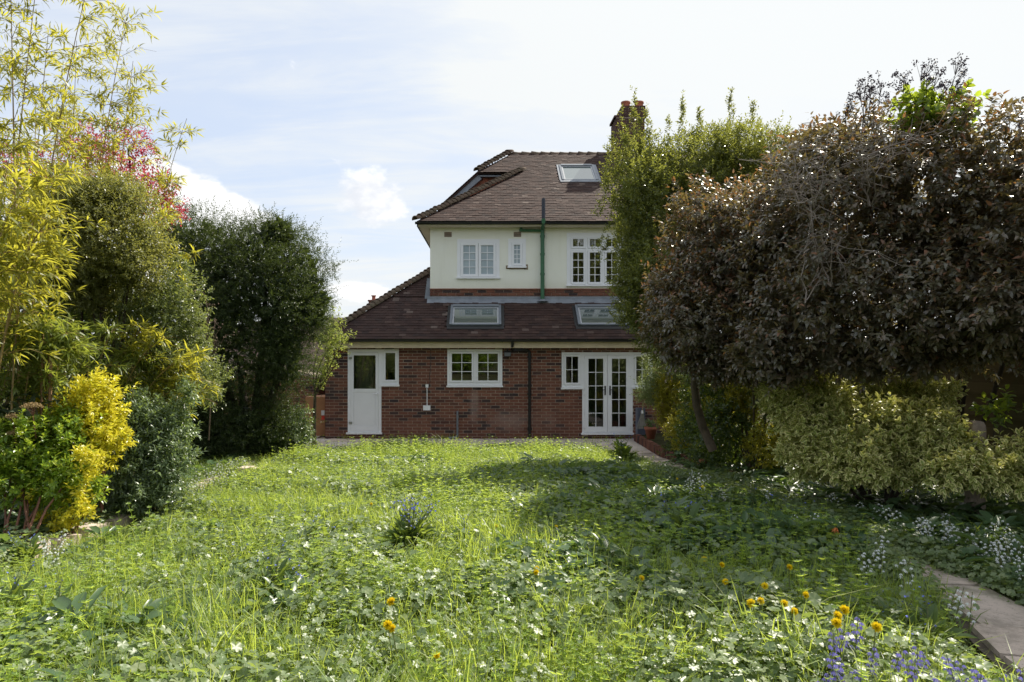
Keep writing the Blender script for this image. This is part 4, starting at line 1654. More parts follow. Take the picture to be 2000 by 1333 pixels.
# leading shoots along the skyline
for (px, py, ln) in ((425, 418, .5), (470, 428, .45), (395, 432, .35), (510, 462, .4), (560, 440, .55), (590, 452, .45), (635, 490, .4), (350, 428, .4), (445, 440, .4), (540, 470, .4), (655, 520, .3), (610, 470, .4), (575, 470, .4), (490, 445, .35)):
    tp = np.array(at(px, py, 12.8))
    bp = tp - np.array([rng.normal() * .06, .1, ln])
    s_ = np.linspace(0, 1, 14)
    PP = bp + (tp - bp) * s_[:, None] + rng.normal(size=(14, 3)) * .02
    an = rng.random(14) * 6.28
    dd = unit(np.stack([np.cos(an), np.sin(an), np.full(14, .9)], 1))
    shoots(mb, PP, dd, k=10, length=.17, leaf=.055, wid=.17, out=1, up=.2, jit=.1, ang=50, droop=0)
foliage(yew, mb, 'yew')
limbs(yew, (-4.6, 12.9, -.05), [l[0] for l in yew_l[:5]], .16, 'bark_dark')

# --- light green branch of a young apple tree in front of the roof
ap = thing('apple_tree', 'young apple tree with pale new leaves between the yew and the brick house', 'tree', (-3.75, 14.4, 0))
ap_tips = [np.array(at(*q)) for q in ((650, 600, 14.4), (662, 610, 14.4), (680, 650, 14.2), (672, 690, 14.1), (640, 690, 14.4), (632, 720, 14.3), (645, 640, 14.4), (655, 665, 14.2), (625, 660, 14.3))]
mb = MB()
for pth_ in limb_paths((-3.72, 14.4, 1.2), ap_tips, .5, 14):
    pp = pth_[3:]
    PP = np.repeat(pp, 3, 0) + rng.normal(size=(len(pp) * 3, 3)) * .06
    shoots(mb, PP, rand_dirs(len(PP)), k=6, length=.08, leaf=.05, wid=.55, up=.6, jit=.5, ang=60)
P, N = crown([lob(655, 660, 14.3, .33, .3, .42)], 150, shell=.9, seed=61)
shoots(mb, P, N, k=6, length=.10, leaf=.05, wid=.55, up=.3, jit=.7, ang=60)
foliage(ap, mb, 'apple')
MB().tube([(-3.75, 14.4, -.02), (-3.74, 14.42, .7), (-3.72, 14.4, 1.25)], [.05, .04, .03], 7).build('trunk', M['bark'], ap)
limbs(ap, (-3.72, 14.4, 1.2), ap_tips, .025, 'bark', .5, 'limb', r1=.005)

# --- laurel-like bush below the yew
shrub('laurel_bush', 'low glossy dark bush under the right side of the yew at the patio edge', 'bush', (-3.9, 13.2, 0),
      [lob(558, 838, 13.1, .36, .40, .40), lob(520, 850, 13.0, .5, .45, .35), lob(585, 860, 13.3, .20, .3, .18)], 950,
      dict(k=9, length=.13, leaf=.075, wid=.34, up=.6, jit=.5, ang=62, tmpl=LEAF_N), 'blue', 11, dict(shell=.7, zmin=.03), 'bark_dark', r0=.03)

# --- dry twigs in front of the yew
dt = thing('dead_shrub', 'leafless brown shrub standing against the dark yew', 'shrub', (-4.6, 11.2, .1))
for (bx, by, tipl) in ((402, 660, ((398, 572), (415, 600), (385, 598))), (412, 700, ((432, 640), (420, 622), (440, 655))), (395, 690, ((372, 640), (380, 615), (405, 650))), (410, 700, ((395, 640), (428, 668)))):
    for pth_ in limb_paths(at(bx, by, 11.2), [np.array(at(*q, 11.1)) for q in tipl], .8, 9):
        mb = MB().tube(pth_, np.linspace(.008, .003, 9), 5)
        for q in range(3, 9):
            d = unit(rng.normal(size=3) + np.array([0, 0, .6]))
            e = pth_[q] + d * rng.uniform(.06, .16)
            mb.tube([pth_[q], e], [.003, .002], 4)
            for _ in range(2):
                mb.obox(Matrix.Translation(e + rng.normal(size=3) * .02) @ Euler(tuple(rng.random(3) * 6)).to_matrix().to_4x4(), .018, .016, .014)
        mb.build('branch', M['dry'], dt)
MB().tube([at(408, 860, 11.2), at(412, 780, 11.2), at(404, 660, 11.2)], [.012, .010, .008], 5).build('stem', M['dry'], dt)


# --- bamboo
def bamboo(label, loc, culms, leaf, nb=3, seed=1, ll=.115, group='bamboo clumps on the left', low=.25, leafs=(5, 8), blen=(.28, .6), droop=.35):
    t = thing('bamboo', label, 'bamboo', loc, group)
    mb = MB()
    tw = MB()
    for (b, tp, lean, r0, n0) in culms:
        b, tp = np.array(b, float), np.array(tp, float)
        L_ = np.linalg.norm(tp - b)
        s = np.linspace(0, 1, 16)[:, None]
        mid = (b + tp) / 2 + np.array(lean)
        path = (1 - s) ** 2 * b + 2 * s * (1 - s) * mid + s ** 2 * tp
        cm = MB().tube(path, np.linspace(r0, .0025, 16), 6)
        nn = int(L_ / .26)
        for k in range(1, nn):
            f = k / nn
            p0 = np.array([np.interp(f, s[:, 0], path[:, c]) for c in range(3)])
            rr = r0 * (1 - f) + .0025 * f
            cm.tube([p0 - np.array([0, 0, .006]), p0 + np.array([0, 0, .006])], [rr * 1.35, rr * 1.35], 6)
            if f < low:
                continue
            for q in range(nb if f < .93 else nb + 2):
                an = rng.random() * 6.28
                ln = rng.uniform(*blen) * (1.15 - .65 * f)
                d = np.array([math.cos(an), math.sin(an), rng.uniform(.2, .9)])
                d /= np.linalg.norm(d)
                p1 = p0 + d * ln * .6
                p2 = p1 + unit(d + np.array([0, 0, -.55])) * ln * .45
                tw.tube([p0, p1, p2], [.0032, .0025, .0012], 3, cap=False)
                for (fa, pa_, pb_) in ((.35, p0, p1), (.7, p0, p1), (1., p0, p1), (.55, p1, p2), (1., p1, p2)):
                    if rng.random() < .15:
                        continue
                    pt = pa_ + (pb_ - pa_) * fa
                    m_ = rng.integers(*leafs)
                    dd = unit(d * .9 + rng.normal(size=(m_, 3)) * .62 + np.array([0, 0, -droop]))
                    U = unit(rng.normal(size=(m_, 3)) * .5 + np.array([0, 0, 1.]))
                    sz = ll * rng.uniform(.65, 1.2, m_)
                    put_leaves(mb, pt + dd * .015, dd, U, sz, sz * .145, LEAF_N)
        cm.build('culm', M['culm'], t, smooth=True)
    tw.build('twig', M['culm'], t, kind='stuff')
    foliage(t, mb, leaf)
    return t


def C_(px0, py0, px1, py1, Y, r=.012, lean=(0, 0, .3), Yt=None):
    a = at(px0, py0, Y)
    b = at(px1, py1, Yt or Y)
    return (tuple(a), tuple(b), lean, r, 0)


G = .45
bamboo('tallest yellow-green bamboo at the left edge, its canes reaching the top of the picture', (-4.7, 6.6, .4),
       [C_(-20, 960, 75, -60, 6.5, .014, (-.05, 0, .2)), C_(30, 960, 175, -40, 6.8, .012, (-.15, .0, .5)), C_(40, 960, 20, -80, 6.3, .013), C_(-30, 960, -40, 20, 6.2, .012),
        C_(20, 950, 95, 60, 7.1, .011), C_(-10, 950, -10, 160, 6.4, .011), C_(60, 950, 70, 200, 6.9, .011)], 'bamboo', 3, low=.34, ll=.105)
bamboo('feathery tall bamboo with a lone curved tip against the blue sky', (-5.3, 9.1, .25),
       [C_(150, 920, 252, 15, 9.0, .012, (-.2, 0, .6)), C_(120, 920, 150, 80, 9.2, .012, (0, 0, .2)), C_(160, 920, 205, 170, 9.1, .011, (0, 0, .2)), C_(180, 920, 260, 120, 9.2, .011, (0, 0, .5)), C_(200, 920, 225, 230, 9.0, .010, (0, 0, .3)), C_(130, 920, 110, 190, 9.0, .011, (0, 0, .3))], 'bamboo', 4, low=.42, ll=.115, blen=(.45, .95))
bamboo('short slender bamboo leaning right above the red leaves', (-4.8, 9.4, .25),
       [C_(250, 910, 365, 232, 9.4, .010, (-.25, 0, .6)), C_(240, 910, 300, 320, 9.5, .010), C_(270, 910, 335, 330, 9.4, .009)], 'bamboo', 2, low=.5, ll=.115, blen=(.22, .46))
bamboo('arching bamboo at the far left edge with bright drooping leaves', (-4.6, 5.9, .45),
       [C_(-30, 960, 120, 420, 5.8, .010, (-.2, .1, 1.1)), C_(-60, 960, 60, 360, 5.6, .010, (-.2, 0, .9)), C_(-20, 960, 100, 500, 5.9, .009, (-.2, 0, .9)), C_(-50, 960, 20, 440, 5.5, .009, (-.2, 0, .8)),
        C_(20, 960, 110, 330, 6.1, .010, (-.2, 0, .9)), C_(-40, 960, 30, 260, 5.9, .010, (-.1, 0, .6))], 'bamboo', 4, low=.35, ll=.13, droop=.5, blen=(.25, .5))
bamboo('low green bamboo spreading behind the golden shrub', (-4.4, 7.2, .38),
       [C_(60, 960, 150, 620, 6.8, .008, (-.1, 0, .8)), C_(90, 960, 60, 600, 7.0, .008, (0, 0, .6)), C_(150, 960, 230, 640, 7.3, .008, (0, 0, .8)), C_(20, 960, 10, 570, 6.7, .008, (0, 0, .5)),
        C_(110, 960, 180, 680, 6.9, .008, (-.1, 0, .7)), C_(200, 950, 300, 690, 7.7, .008, (-.1, 0, .8)), C_(40, 960, 130, 690, 6.4, .007, (-.1, 0, .8)), C_(0, 960, 40, 650, 6.3, .007, (0, 0, .7)), C_(30, 960, 90, 640, 6.3, .007, (0, 0, .9)), C_(60, 960, 165, 660, 6.5, .007, (0, 0, .9)), C_(-10, 960, 10, 620, 6.2, .007, (0, 0, .7)), C_(80, 960, 110, 655, 6.4, .007, (0, 0, .8)), C_(-30, 960, 60, 690, 6.2, .007, (0, 0, .9))], 'bamboo_green', 5, low=.22, ll=.13, droop=.5, blen=(.2, .42))
bamboo('bamboo arching rightwards in front of the dark yew', (-4.0, 8.4, .3),
       [C_(210, 940, 415, 700, 7.7, .008, (-.1, 0, .9)), C_(230, 940, 435, 755, 7.8, .008, (-.1, 0, .9)), C_(250, 930, 425, 790, 7.8, .007, (-.1, 0, .8)), C_(190, 940, 350, 660, 7.6, .008, (-.1, 0, .9)),
        C_(180, 940, 300, 640, 7.6, .008, (-.1, 0, .9)), C_(260, 930, 390, 720, 7.9, .007, (-.1, 0, .7))], 'bamboo', 3, low=.3, ll=.125, droop=.5, blen=(.18, .38))
bamboo('long single bamboo sprays reaching out before the yew', (-4.3, 8.8, .3),
       [C_(200, 920, 405, 492, 8.6, .009, (-.4, 0, 1.1)), C_(200, 920, 385, 548, 8.6, .008, (-.4, 0, 1.0)), C_(190, 920, 345, 405, 8.8, .008, (-.4, 0, .9))], 'bamboo', 2, low=.55, ll=.12, blen=(.12, .26), droop=.4)
# cane stakes
for (px, py0, py1, r, tx, lb) in ((80, 640, 790, .011, 84, 'thin bare cane standing upright among the low bamboo'), (98, 632, 700, .017, 99, 'short thick cane stub topped at bamboo height, right of the thin cane')):
    cn = MB().tube([at(px, py1 + 150, 6.35), at((px + tx) / 2, (py0 + py1) / 2, 6.35), at(tx, py0, 6.35)], [r, r, r * .9], 6).build('cane', M['cane'])
    tag(cn, lb, 'cane')

# --- red-leaved tree
shrub('red_leaved_tree', 'small tree with crimson leaves showing through the bamboo', 'tree', (-5.9, 10.6, .15),
      [lob(215, 330, 10.6, .85, .7, .55), lob(280, 400, 10.6, .55, .6, .38), lob(110, 340, 10.6, .9, .7, .45), lob(340, 415, 10.4, .25, .3, .18), lob(250, 290, 10.6, .4, .4, .25)], 1500,
      dict(k=7, length=.12, leaf=.055, wid=.5, up=.4, jit=.7, ang=60), 'red', 21, dict(shell=.8, amp=.25, gap=-.25, gapf=3.2), 'bark_dark', r0=.05)

# --- olive-green small leaved tree and grey-green shrub behind the golden one
shrub('pittosporum_tree', 'rounded olive-green tree with small leaves between bamboo and yew', 'tree', (-4.5, 8.0, .33),
      [lob(207, 450, 7.9, .62, .6, .58), lob(167, 410, 8.0, .42, .5, .32), lob(257, 520, 7.8, .30, .35, .28), lob(227, 385, 8.0, .28, .35, .22), lob(122, 480, 8.0, .45, .5, .45), lob(277, 470, 7.9, .18, .25, .2), lob(172, 540, 7.9, .5, .5, .3)], 6200,
      dict(k=9, length=.11, leaf=.036, wid=.55, up=.7, jit=.5, ang=60), 'olive', 31, dict(shell=.6, amp=.18, gap=-.9), 'bark_dark', r0=.028, core=1500)
shrub('olearia_shrub', 'grey-green small-leaved shrub below the olive tree, beside the yew', 'shrub', (-4.3, 8.5, .3),
      [lob(385, 745, 8.6, .28, .35, .30), lob(345, 585, 8.2, .34, .4, .34), lob(310, 640, 8.3, .50, .5, .42), lob(235, 590, 8.4, .45, .45, .32), lob(360, 690, 8.3, .32, .4, .33), lob(215, 690, 8.2, .45, .4, .4), lob(320, 730, 8.1, .45, .4, .4)], 4200,
      dict(k=9, length=.10, leaf=.036, wid=.55, up=.7, jit=.5, ang=60), 'grey', 37, dict(shell=.6, amp=.18), 'bark', r0=.04, core=1200)
# dense growth filling the back of the left border
shrub('boundary_hedge', 'dark mixed hedge along the left boundary behind the bamboo', 'hedge', (-6.6, 8.0, .3),
      [((-6.3, 7.0, 1.8), (.8, 1.6, 1.6)), ((-6.4, 9.4, 1.9), (.8, 1.5, 1.7)), ((-6.9, 11.8, 1.7), (.8, 1.4, 1.6)), ((-5.6, 5.4, 1.4), (.7, 1.0, 1.1)), ((-5.9, 7.6, 3.1), (.8, 1.1, .9)), lob(50, 610, 8.9, .9, .6, .8), lob(150, 600, 8.9, .7, .6, .75), ((-7.4, 14.2, 1.2), (.9, 1.4, 1.2))], 4200,
      dict(k=9, length=.14, leaf=.07, wid=.5, up=.5, jit=.5, ang=60), 'ivy', 41, dict(shell=.3), 'bark_dark', r0=.05, core=2500)

# --- golden and green shrubs at the front left
gold = shrub('golden_shrub', 'brilliant golden-yellow shrub lit by the sun on the left', 'shrub', (-3.85, 6.7, .4),
             [lob(194, 800, 6.55, .20, .24, .30), lob(161, 850, 6.5, .26, .26, .34), lob(198, 862, 6.45, .18, .2, .26), lob(182, 760, 6.6, .10, .12, .13), lob(146, 905, 6.35, .20, .2, .22), lob(98, 812, 6.6, .15, .15, .14), lob(116, 845, 6.4, .18, .2, .18), lob(85, 805, 6.5, .13, .15, .12), lob(136, 800, 6.6, .16, .18, .16)], 1250,
             dict(k=10, length=.08, leaf=.052, wid=.46, up=.8, jit=.4, ang=55, tmpl=LEAF_O), 'gold', 51, dict(shell=.75, amp=.2, zmin=.4), 'red_stem', r0=.02)
chs = shrub('green_shrub', 'bright green shrub with bare red stems below, in front of the golden one', 'shrub', (-4.3, 6.2, .42),
            [lob(75, 880, 6.1, .36, .3, .27), lob(20, 900, 6.0, .26, .3, .26), lob(130, 850, 6.3, .22, .25, .2), lob(110, 935, 6.0, .26, .24, .18), lob(45, 945, 5.9, .25, .24, .17), lob(155, 960, 6.1, .16, .2, .14)], 1050,
            dict(k=9, length=.08, leaf=.055, wid=.5, up=.7, jit=.45, ang=60, tmpl=LEAF_O), 'choisya', 53, dict(shell=.75, amp=.2, zmin=.75), None)
for i, (x0, y0, x1, y1) in enumerate(((12, 1075, 35, 960), (25, 1060, 45, 950), (45, 1050, 55, 960), (60, 1045, 45, 955), (55, 1040, 85, 950), (5, 1070, 10, 960), (70, 1040, 120, 955), (30, 1065, 75, 985))):
    a, b = at(x0, y0, 5.55), at(x1, y1, 5.9)
    MB().tube([a, (a + b) / 2 + Vector(rng.normal(size=3) * .015), b], [.012, .010, .007], 6).build('stem', M['red_stem'], chs, smooth=True)
gs = thing('golden_sprig', 'low loose yellow sprigs hanging over the kerb under the green shrub', 'shrub', (-3.9, 5.9, .45))
mb = MB()
PP, NN = [], []
for (px, py, sp_, k_) in ((66, 968, 16, 26), (150, 965, 18, 26), (160, 985, 18, 20), (120, 1022, 20, 30), (170, 1005, 16, 24), (100, 1035, 12, 12), (135, 1010, 22, 22), (85, 1010, 10, 8), (190, 900, 14, 30), (165, 890, 14, 24), (178, 930, 14, 24)):
    for _ in range(k_):
        PP.append(at(px + rng.normal() * sp_ * .6, py + rng.normal() * sp_ * .5, 5.95 + rng.normal() * .08))
        NN.append((.3 * rng.normal() + .2, -.6, .4))
shoots(mb, np.array(PP), unit(np.array(NN)), k=6, length=.05, leaf=.052, wid=.46, up=.4, jit=.4, ang=62, tmpl=LEAF_O)
foliage(gs, mb, 'gold')
for (x0, y0, x1, y1) in ((110, 1060, 120, 1015), (130, 1050, 155, 985), (80, 1050, 70, 970), (140, 1045, 175, 1000), (120, 1050, 160, 940), (150, 1040, 185, 900)):
    a, b = at(x0, y0, 6.05), at(x1, y1, 6.0)
    MB().tube([a, (a + b) / 2 + Vector(rng.normal(size=3) * .02), b], [.008, .006, .004], 5).build('stem', M['red_stem'], gs)

shrub('blue_green_shrub', 'dense shrub with narrow blue-green leaves right of the golden shrub', 'shrub', (-3.6, 7.3, .36),
      [lob(285, 880, 7.2, .40, .38, .42), lob(320, 840, 7.3, .24, .28, .28), lob(250, 920, 7.1, .36, .32, .32), lob(325, 930, 7.2, .24, .28, .3), lob(290, 970, 7.1, .40, .34, .2), lob(275, 815, 7.3, .22, .25, .2)], 2200,
      dict(k=9, length=.10, leaf=.060, wid=.30, up=.75, jit=.45, ang=58, tmpl=LEAF_N), 'blue', 57, dict(shell=.65, amp=.15, zmin=.38), 'bark_dark', r0=.02,
      spires=[(tuple(at(350, 830, 7.3)), tuple(at(372, 755, 7.3)), 60), (tuple(at(345, 800, 7.3)), tuple(at(360, 745, 7.4)), 30), (tuple(at(370, 800, 7.4)), tuple(at(382, 765, 7.4)), 25)])
# ribbed-leaf viburnum with old flower heads
bl = thing('leatherleaf_shrub', 'shrub with large ribbed leaves and brown dried flower heads at the left edge', 'shrub', (-4.5, 6.1, .45))
mb = MB()
P, N = crown([lob(10, 850, 6.15, .22, .25, .22), lob(80, 800, 6.3, .14, .2, .12), lob(20, 800, 6.2, .16, .2, .12)], 34, shell=.8, seed=58)
shoots(mb, P, N, k=6, length=.12, leaf=.15, wid=.34, up=.3, jit=.5, ang=65, droop=.45, tmpl=LEAF_O)
foliage(bl, mb, 'bigleaf')
for (px, py, w_) in ((63, 795, .085), (25, 815, .06), (28, 847, .055)):
    c_ = np.array(at(px, py, 5.95))
    n_ = 420
    an, rr = rng.random(n_) * 6.28, np.sqrt(rng.random(n_))
    PP = c_ + np.stack([np.cos(an) * rr * w_, np.sin(an) * rr * w_, (1 - rr ** 2) * w_ * .35 + rng.normal(size=n_) * .006], 1)
    mb = MB()
    put_leaves(mb, PP, rand_dirs(n_), rand_dirs(n_), .011, .010, LEAF_D)
    foliage(bl, mb, 'head', 'flower_head')
    mb = MB()
    for q in range(9):
        e = PP[q * 7]
        mb.tube([c_ - np.array([0, -.01, w_ * .9]), e - np.array([0, 0, .004])], [.003, .002], 4)
    mb.tube([c_ - np.array([0, -.05, .28]), c_ - np.array([0, -.01, w_ * .9])], [.005, .004], 5)
    mb.build('stalk', M['red_stem'], bl)

# ------------------------------------------------------------------ right side
# --- evergreen oak / holly with upright leafy tips
hl_l = [lob(1300, 440, 12.2, .95, 1.0, 1.25), lob(1285, 560, 12.0, .70, .8, .92), lob(1370, 350, 12.3, .95, 1.0, .78), lob(1246, 345, 12.2, .52, .6, .72), lob(1245, 560, 12.0, .42, .6, .7), lob(1450, 330, 12.3, .7, .9, .75),
        lob(1295, 620, 11.8, .60, .7, .48), lob(1310, 665, 11.8, .55, .6, .34), lob(1400, 480, 12.2, .9, .9, 1.2), lob(1248, 480, 12.1, .36, .6, .8), lob(1340, 610, 11.9, .8, .8, .6)]


def spire(px, py, Y, h, k, dxp=0):
    tp = at(px, py, Y)
    return ((tp.x - dxp, tp.y, tp.z - h), tuple(tp), k)


holly = shrub('evergreen_oak', 'tall evergreen tree with upright leafy shoots in front of the chimney', 'tree', (4.3, 14.0, .1), hl_l, 15500,
              dict(k=9, length=.16, leaf=.062, wid=.44, up=.85, jit=.45, ang=55), 'holly', 71, dict(shell=.5, amp=.2, freq=2.6, gap=-.8), 'bark_dark', r0=.08, tips=[(3.4, 12.4, 3.6), (3.9, 12.6, 4.2), (4.5, 12.5, 4.4), (3.3, 12.2, 2.6)], core=3500,
              spires=[spire(1238, 180, 12.2, 1.0, 46), spire(1197, 265, 12.1, .9, 34, .15), spire(1332, 190, 12.3, 1.0, 60), spire(1304, 236, 12.2, .7, 34), spire(1366, 218, 12.3, .8, 46), spire(1427, 180, 12.3, 1.2, 70),
                      spire(1469, 205, 12.4, .9, 52), spire(1498, 252, 12.3, .6, 36), spire(1400, 262, 12.2, .5, 36), spire(1270, 240, 12.2, .7, 40), spire(1186, 375, 12.0, .5, 24, .2), spire(1216, 215, 12.2, .9, 22), spire(1260, 262, 12.2, .6, 30, -.2),
                      spire(1192, 320, 12.0, .7, 26, .15), spire(1222, 250, 12.1, .8, 50), spire(1250, 235, 12.1, .9, 50), spire(1262, 215, 12.2, .9, 40), spire(1208, 300, 12.1, .7, 40), spire(1350, 262, 12.2, .5, 40), spire(1440, 250, 12.2, .5, 40), spire(1485, 270, 12.2, .5, 30), spire(1190, 440, 11.9, .5, 24, .25), spire(1188, 480, 11.9, .4, 22, .25)])

# --- viburnum: left lobe with reddish buds, and the great mass
VB = dict(k=9, length=.12, leaf=.064, wid=.46, tmpl=LEAF_N, up=.55, jit=.5, ang=64, droop=.25, tipmi=1, tipn=1)
bv = shrub('budding_viburnum', 'domed viburnum with reddish buds over its top, left part of the dark bushes', 'shrub', (3.72, 9.6, .15),
      [lob(1420, 470, 8.3, .62, .7, .58), lob(1375, 560, 8.3, .66, .7, .72), lob(1440, 620, 8.0, .80, .75, .58), lob(1330, 610, 8.5, .40, .55, .44), lob(1465, 430, 8.3, .42, .55, .40), lob(1520, 520, 7.9, .6, .6, .7),
       lob(1400, 690, 8.0, .36, .4, .20), lob(1335, 672, 8.5, .27, .3, .20), lob(1395, 718, 8.0, .24, .3, .17), lob(1500, 712, 7.6, .26, .3, .16), lob(1460, 715, 7.7, .26, .3, .17)], 6200,
      dict(VB, tipn=2), ('viburnum', 'bud'), 81, dict(shell=.42, amp=.16, gap=-1.0), None, core=2200)
limbs(bv, tuple(at(1392, 880, 9.3)), [tuple(at(1372, 670, 8.9))], .065, 'bark', .35, r1=.045)
limbs(bv, tuple(at(1373, 680, 8.9)), [tuple(at(1365, 600, 8.5)), tuple(at(1420, 560, 8.4)), tuple(at(1450, 620, 8.1)), tuple(at(1330, 610, 8.6))], .04, 'bark', .4, 'limb')
VB2 = dict(VB)
VB2.update(k=9, leaf=.066, length=.12, wid=.46, tipn=1, tmpl=LEAF_N)
shrub('viburnum_bush', 'huge dark viburnum filling the right side above the pale shrubs', 'bush', (5.9, 8.9, .25),
      [lob(1660, 420, 6.97, 0.94, 1.08, 0.86), lob(1830, 375, 6.56, 0.78, 0.99, 0.57), lob(1960, 455, 6.07, 0.78, 0.99, 0.86), lob(1700, 560, 6.56, 0.86, 0.99, 0.66), lob(1560, 520, 7.05, 0.61, 0.81, 0.78), lob(1850, 590, 5.99, 0.78, 0.85, 0.49),
       lob(1560, 640, 6.81, 0.61, 0.72, 0.41), lob(1700, 310, 7.05, 0.66, 0.81, 0.39), lob(1960, 600, 5.66, 0.57, 0.72, 0.45), lob(2080, 480, 5.58, 0.66, 0.90, 0.90), lob(1600, 320, 7.05, 0.45, 0.63, 0.34), ((5.2, 4.9, 3.5), (.8, .9, .9)), ((6.1, 6.0, 3.5), (.9, .9, .8)), ((5.4, 9.2, 3.3), (1.3, 1.0, 1.1)), ((6.4, 7.4, 3.3), (1.1, 1.2, 1.0)), ((7.2, 8.9, 3.4), (1.2, 1.2, 1.1)), ((5.9, 5.4, 3.4), (1.0, 1.0, .9)), lob(1490, 690, 6.9, .32, .35, .22), lob(1640, 690, 6.6, .36, .35, .20), lob(1760, 680, 6.4, .36, .35, .2), lob(1890, 670, 6.2, .36, .35, .24), lob(1560, 700, 6.9, .26, .3, .16), lob(1530, 728, 6.8, .2, .25, .14), lob(1700, 712, 6.5, .22, .25, .15), lob(1800, 705, 6.3, .2, .25, .14),  lob(1960, 390, 6.23, 0.49, 0.72, 0.34)], 17500,  # the lobes out of view, behind and to the right, are added to cast shade
      VB2, ('viburnum', 'bud'), 83, dict(shell=.42, amp=.16, gap=-1.0), 'bark_dark', r0=.06, core=3500, tips=[(4.9, 8.6, 3.2), (5.4, 8.2, 3.4), (4.3, 8.0, 2.9), (5.8, 7.6, 3.2)])
# --- crown of bare twigs
dtw = thing('dead_branch', 'tangle of bare grey twigs lying over the top of the dark viburnum', 'branch', (3.0, 5.9, 3.5))
for (bx, by, tipl) in ((1590, 420, ((1500, 300), (1530, 280), (1575, 245), (1620, 250))), (1700, 400, ((1640, 285), (1680, 260), (1730, 290), (1600, 330))), (1640, 330, ((1770, 300), (1800, 275), (1700, 250), (1850, 255))),
                       (1560, 400, ((1510, 350), (1500, 330), (1465, 315), (1530, 320))), (1620, 560, ((1590, 430), (1570, 400))), (1575, 590, ((1590, 470), (1600, 400))), (1690, 560, ((1660, 480), (1655, 455)))):
    base = np.array(at(bx, by, 6.0))
    tips = [np.array(at(px, py, 5.75 + rng.normal() * .12)) for px, py in tipl]
    for pth_ in limb_paths(base, tips, 1.3, 9):
        pth_ = pth_ + rng.normal(size=pth_.shape) * .012
        mb = MB().tube(pth_, np.linspace(.0060, .002, 9), 5)
        for q in range(2, 9):
            for _ in range(2):
                d = unit(rng.normal(size=3) * np.array([1, .5, .8]) + np.array([.1, 0, .25]))
                e = pth_[q] + d * rng.uniform(.10, .30)
                mb.tube([pth_[q], (pth_[q] + e) / 2 + rng.normal(size=3) * .02, e], [.0028, .002, .0012], 4)
        mb.build('twig', M['dry_grey'], dtw)
# --- ivy on the top, with berries
ivy = shrub('ivy', 'bright green ivy climbing out of the top of the viburnum', 'ivy', tuple(at(1820, 300, 6.5)),
            [lob(1830, 215, 6.5, .26, .3, .20), lob(1790, 235, 6.5, .16, .2, .13), lob(1865, 245, 6.5, .18, .2, .14), lob(1800, 195, 6.5, .10, .15, .10)], 150,
            dict(k=7, length=.10, leaf=.075, wid=.85, up=.5, jit=.6, ang=62, tmpl=LEAF_O), 'ivy_light', 91, dict(shell=.9), 'bark', r0=.01)
for (lb, pts) in (('spray of dark ivy berries on a tall stem above the bright ivy', ((1800, 135), (1815, 128), (1830, 150), (1872, 125), (1880, 150), (1860, 160), (1845, 175), (1875, 180), (1810, 150), (1760, 145), (1765, 160))),
                  ('sparse dark berry twigs standing left of the bright ivy', ((1690, 160), (1700, 175), (1720, 165), (1675, 180), (1735, 190), (1695, 200), (1660, 200), (1650, 215))),
                  ('dark berry twigs at the right edge above the viburnum', ((1985, 215), (1970, 225), (1998, 230), (1960, 240), (1990, 245), (2010, 222)))):
    c0 = np.mean(pts, axis=0)
    iv = thing('berry_spray', lb, 'ivy', tuple(at(c0[0], 300, 6.5)), 'berried ivy stems over the viburnum')
    mb = MB()
    st = MB()
    b0 = np.array(at(c0[0] - 10, c0[1] + 130, 6.5))
    for (px, py) in pts:
        tp = np.array(at(px, py, 6.5 + rng.normal() * .1))
        pth_ = limb_paths(b0, [tp], .3, 7)[0]
        st.tube(pth_, np.linspace(.006, .0025, 7), 4)
        for q in range(7):
            c_ = tp + rng.normal(size=3) * .045
            st.tube([pth_[5], c_], [.0025, .0015], 3)
            n_ = 14
            put_leaves(mb, c_ + rng.normal(size=(n_, 3)) * .014, rand_dirs(n_), rand_dirs(n_), .018, .016, LEAF_D)
    st.build('stem', M['bark_dark'], iv)
    foliage(iv, mb, 'berry', 'berries')

# --- shrubs below the dark mass
shrub('pale_pittosporum', 'pale green feathery shrub brushing the right side of the french doors', 'shrub', (3.9, 13.8, .1),
      [lob(1300, 720, 14.00, 0.48, 0.45, 0.41), lob(1345, 690, 14.00, 0.51, 0.50, 0.34), lob(1275, 765, 14.00, 0.29, 0.40, 0.29), lob(1340, 760, 14.00, 0.52, 0.40, 0.52), lob(1375, 715, 12.60, 0.43, 0.40, 0.43)], 3600,
      dict(k=9, length=.12, leaf=.042, wid=.5, up=.2, jit=.5, ang=58), 'pale', 101, dict(shell=.6, amp=.2), 'bark', r0=.035)
shrub('gold_leaf_bush', 'dull yellow bush below the pale shrub, beside the terracotta pot', 'bush', (3.75, 13.2, .1),
      [lob(1318, 790, 13.60, 0.34, 0.30, 0.44), lob(1345, 840, 12.60, 0.34, 0.30, 0.39), lob(1300, 760, 13.60, 0.19, 0.20, 0.22)], 1700,
      dict(k=9, length=.10, leaf=.040, wid=.55, up=.5, jit=.5, ang=60), 'golden_green', 103, dict(shell=.7, amp=.2, zmin=.1), 'bark', r0=.025)
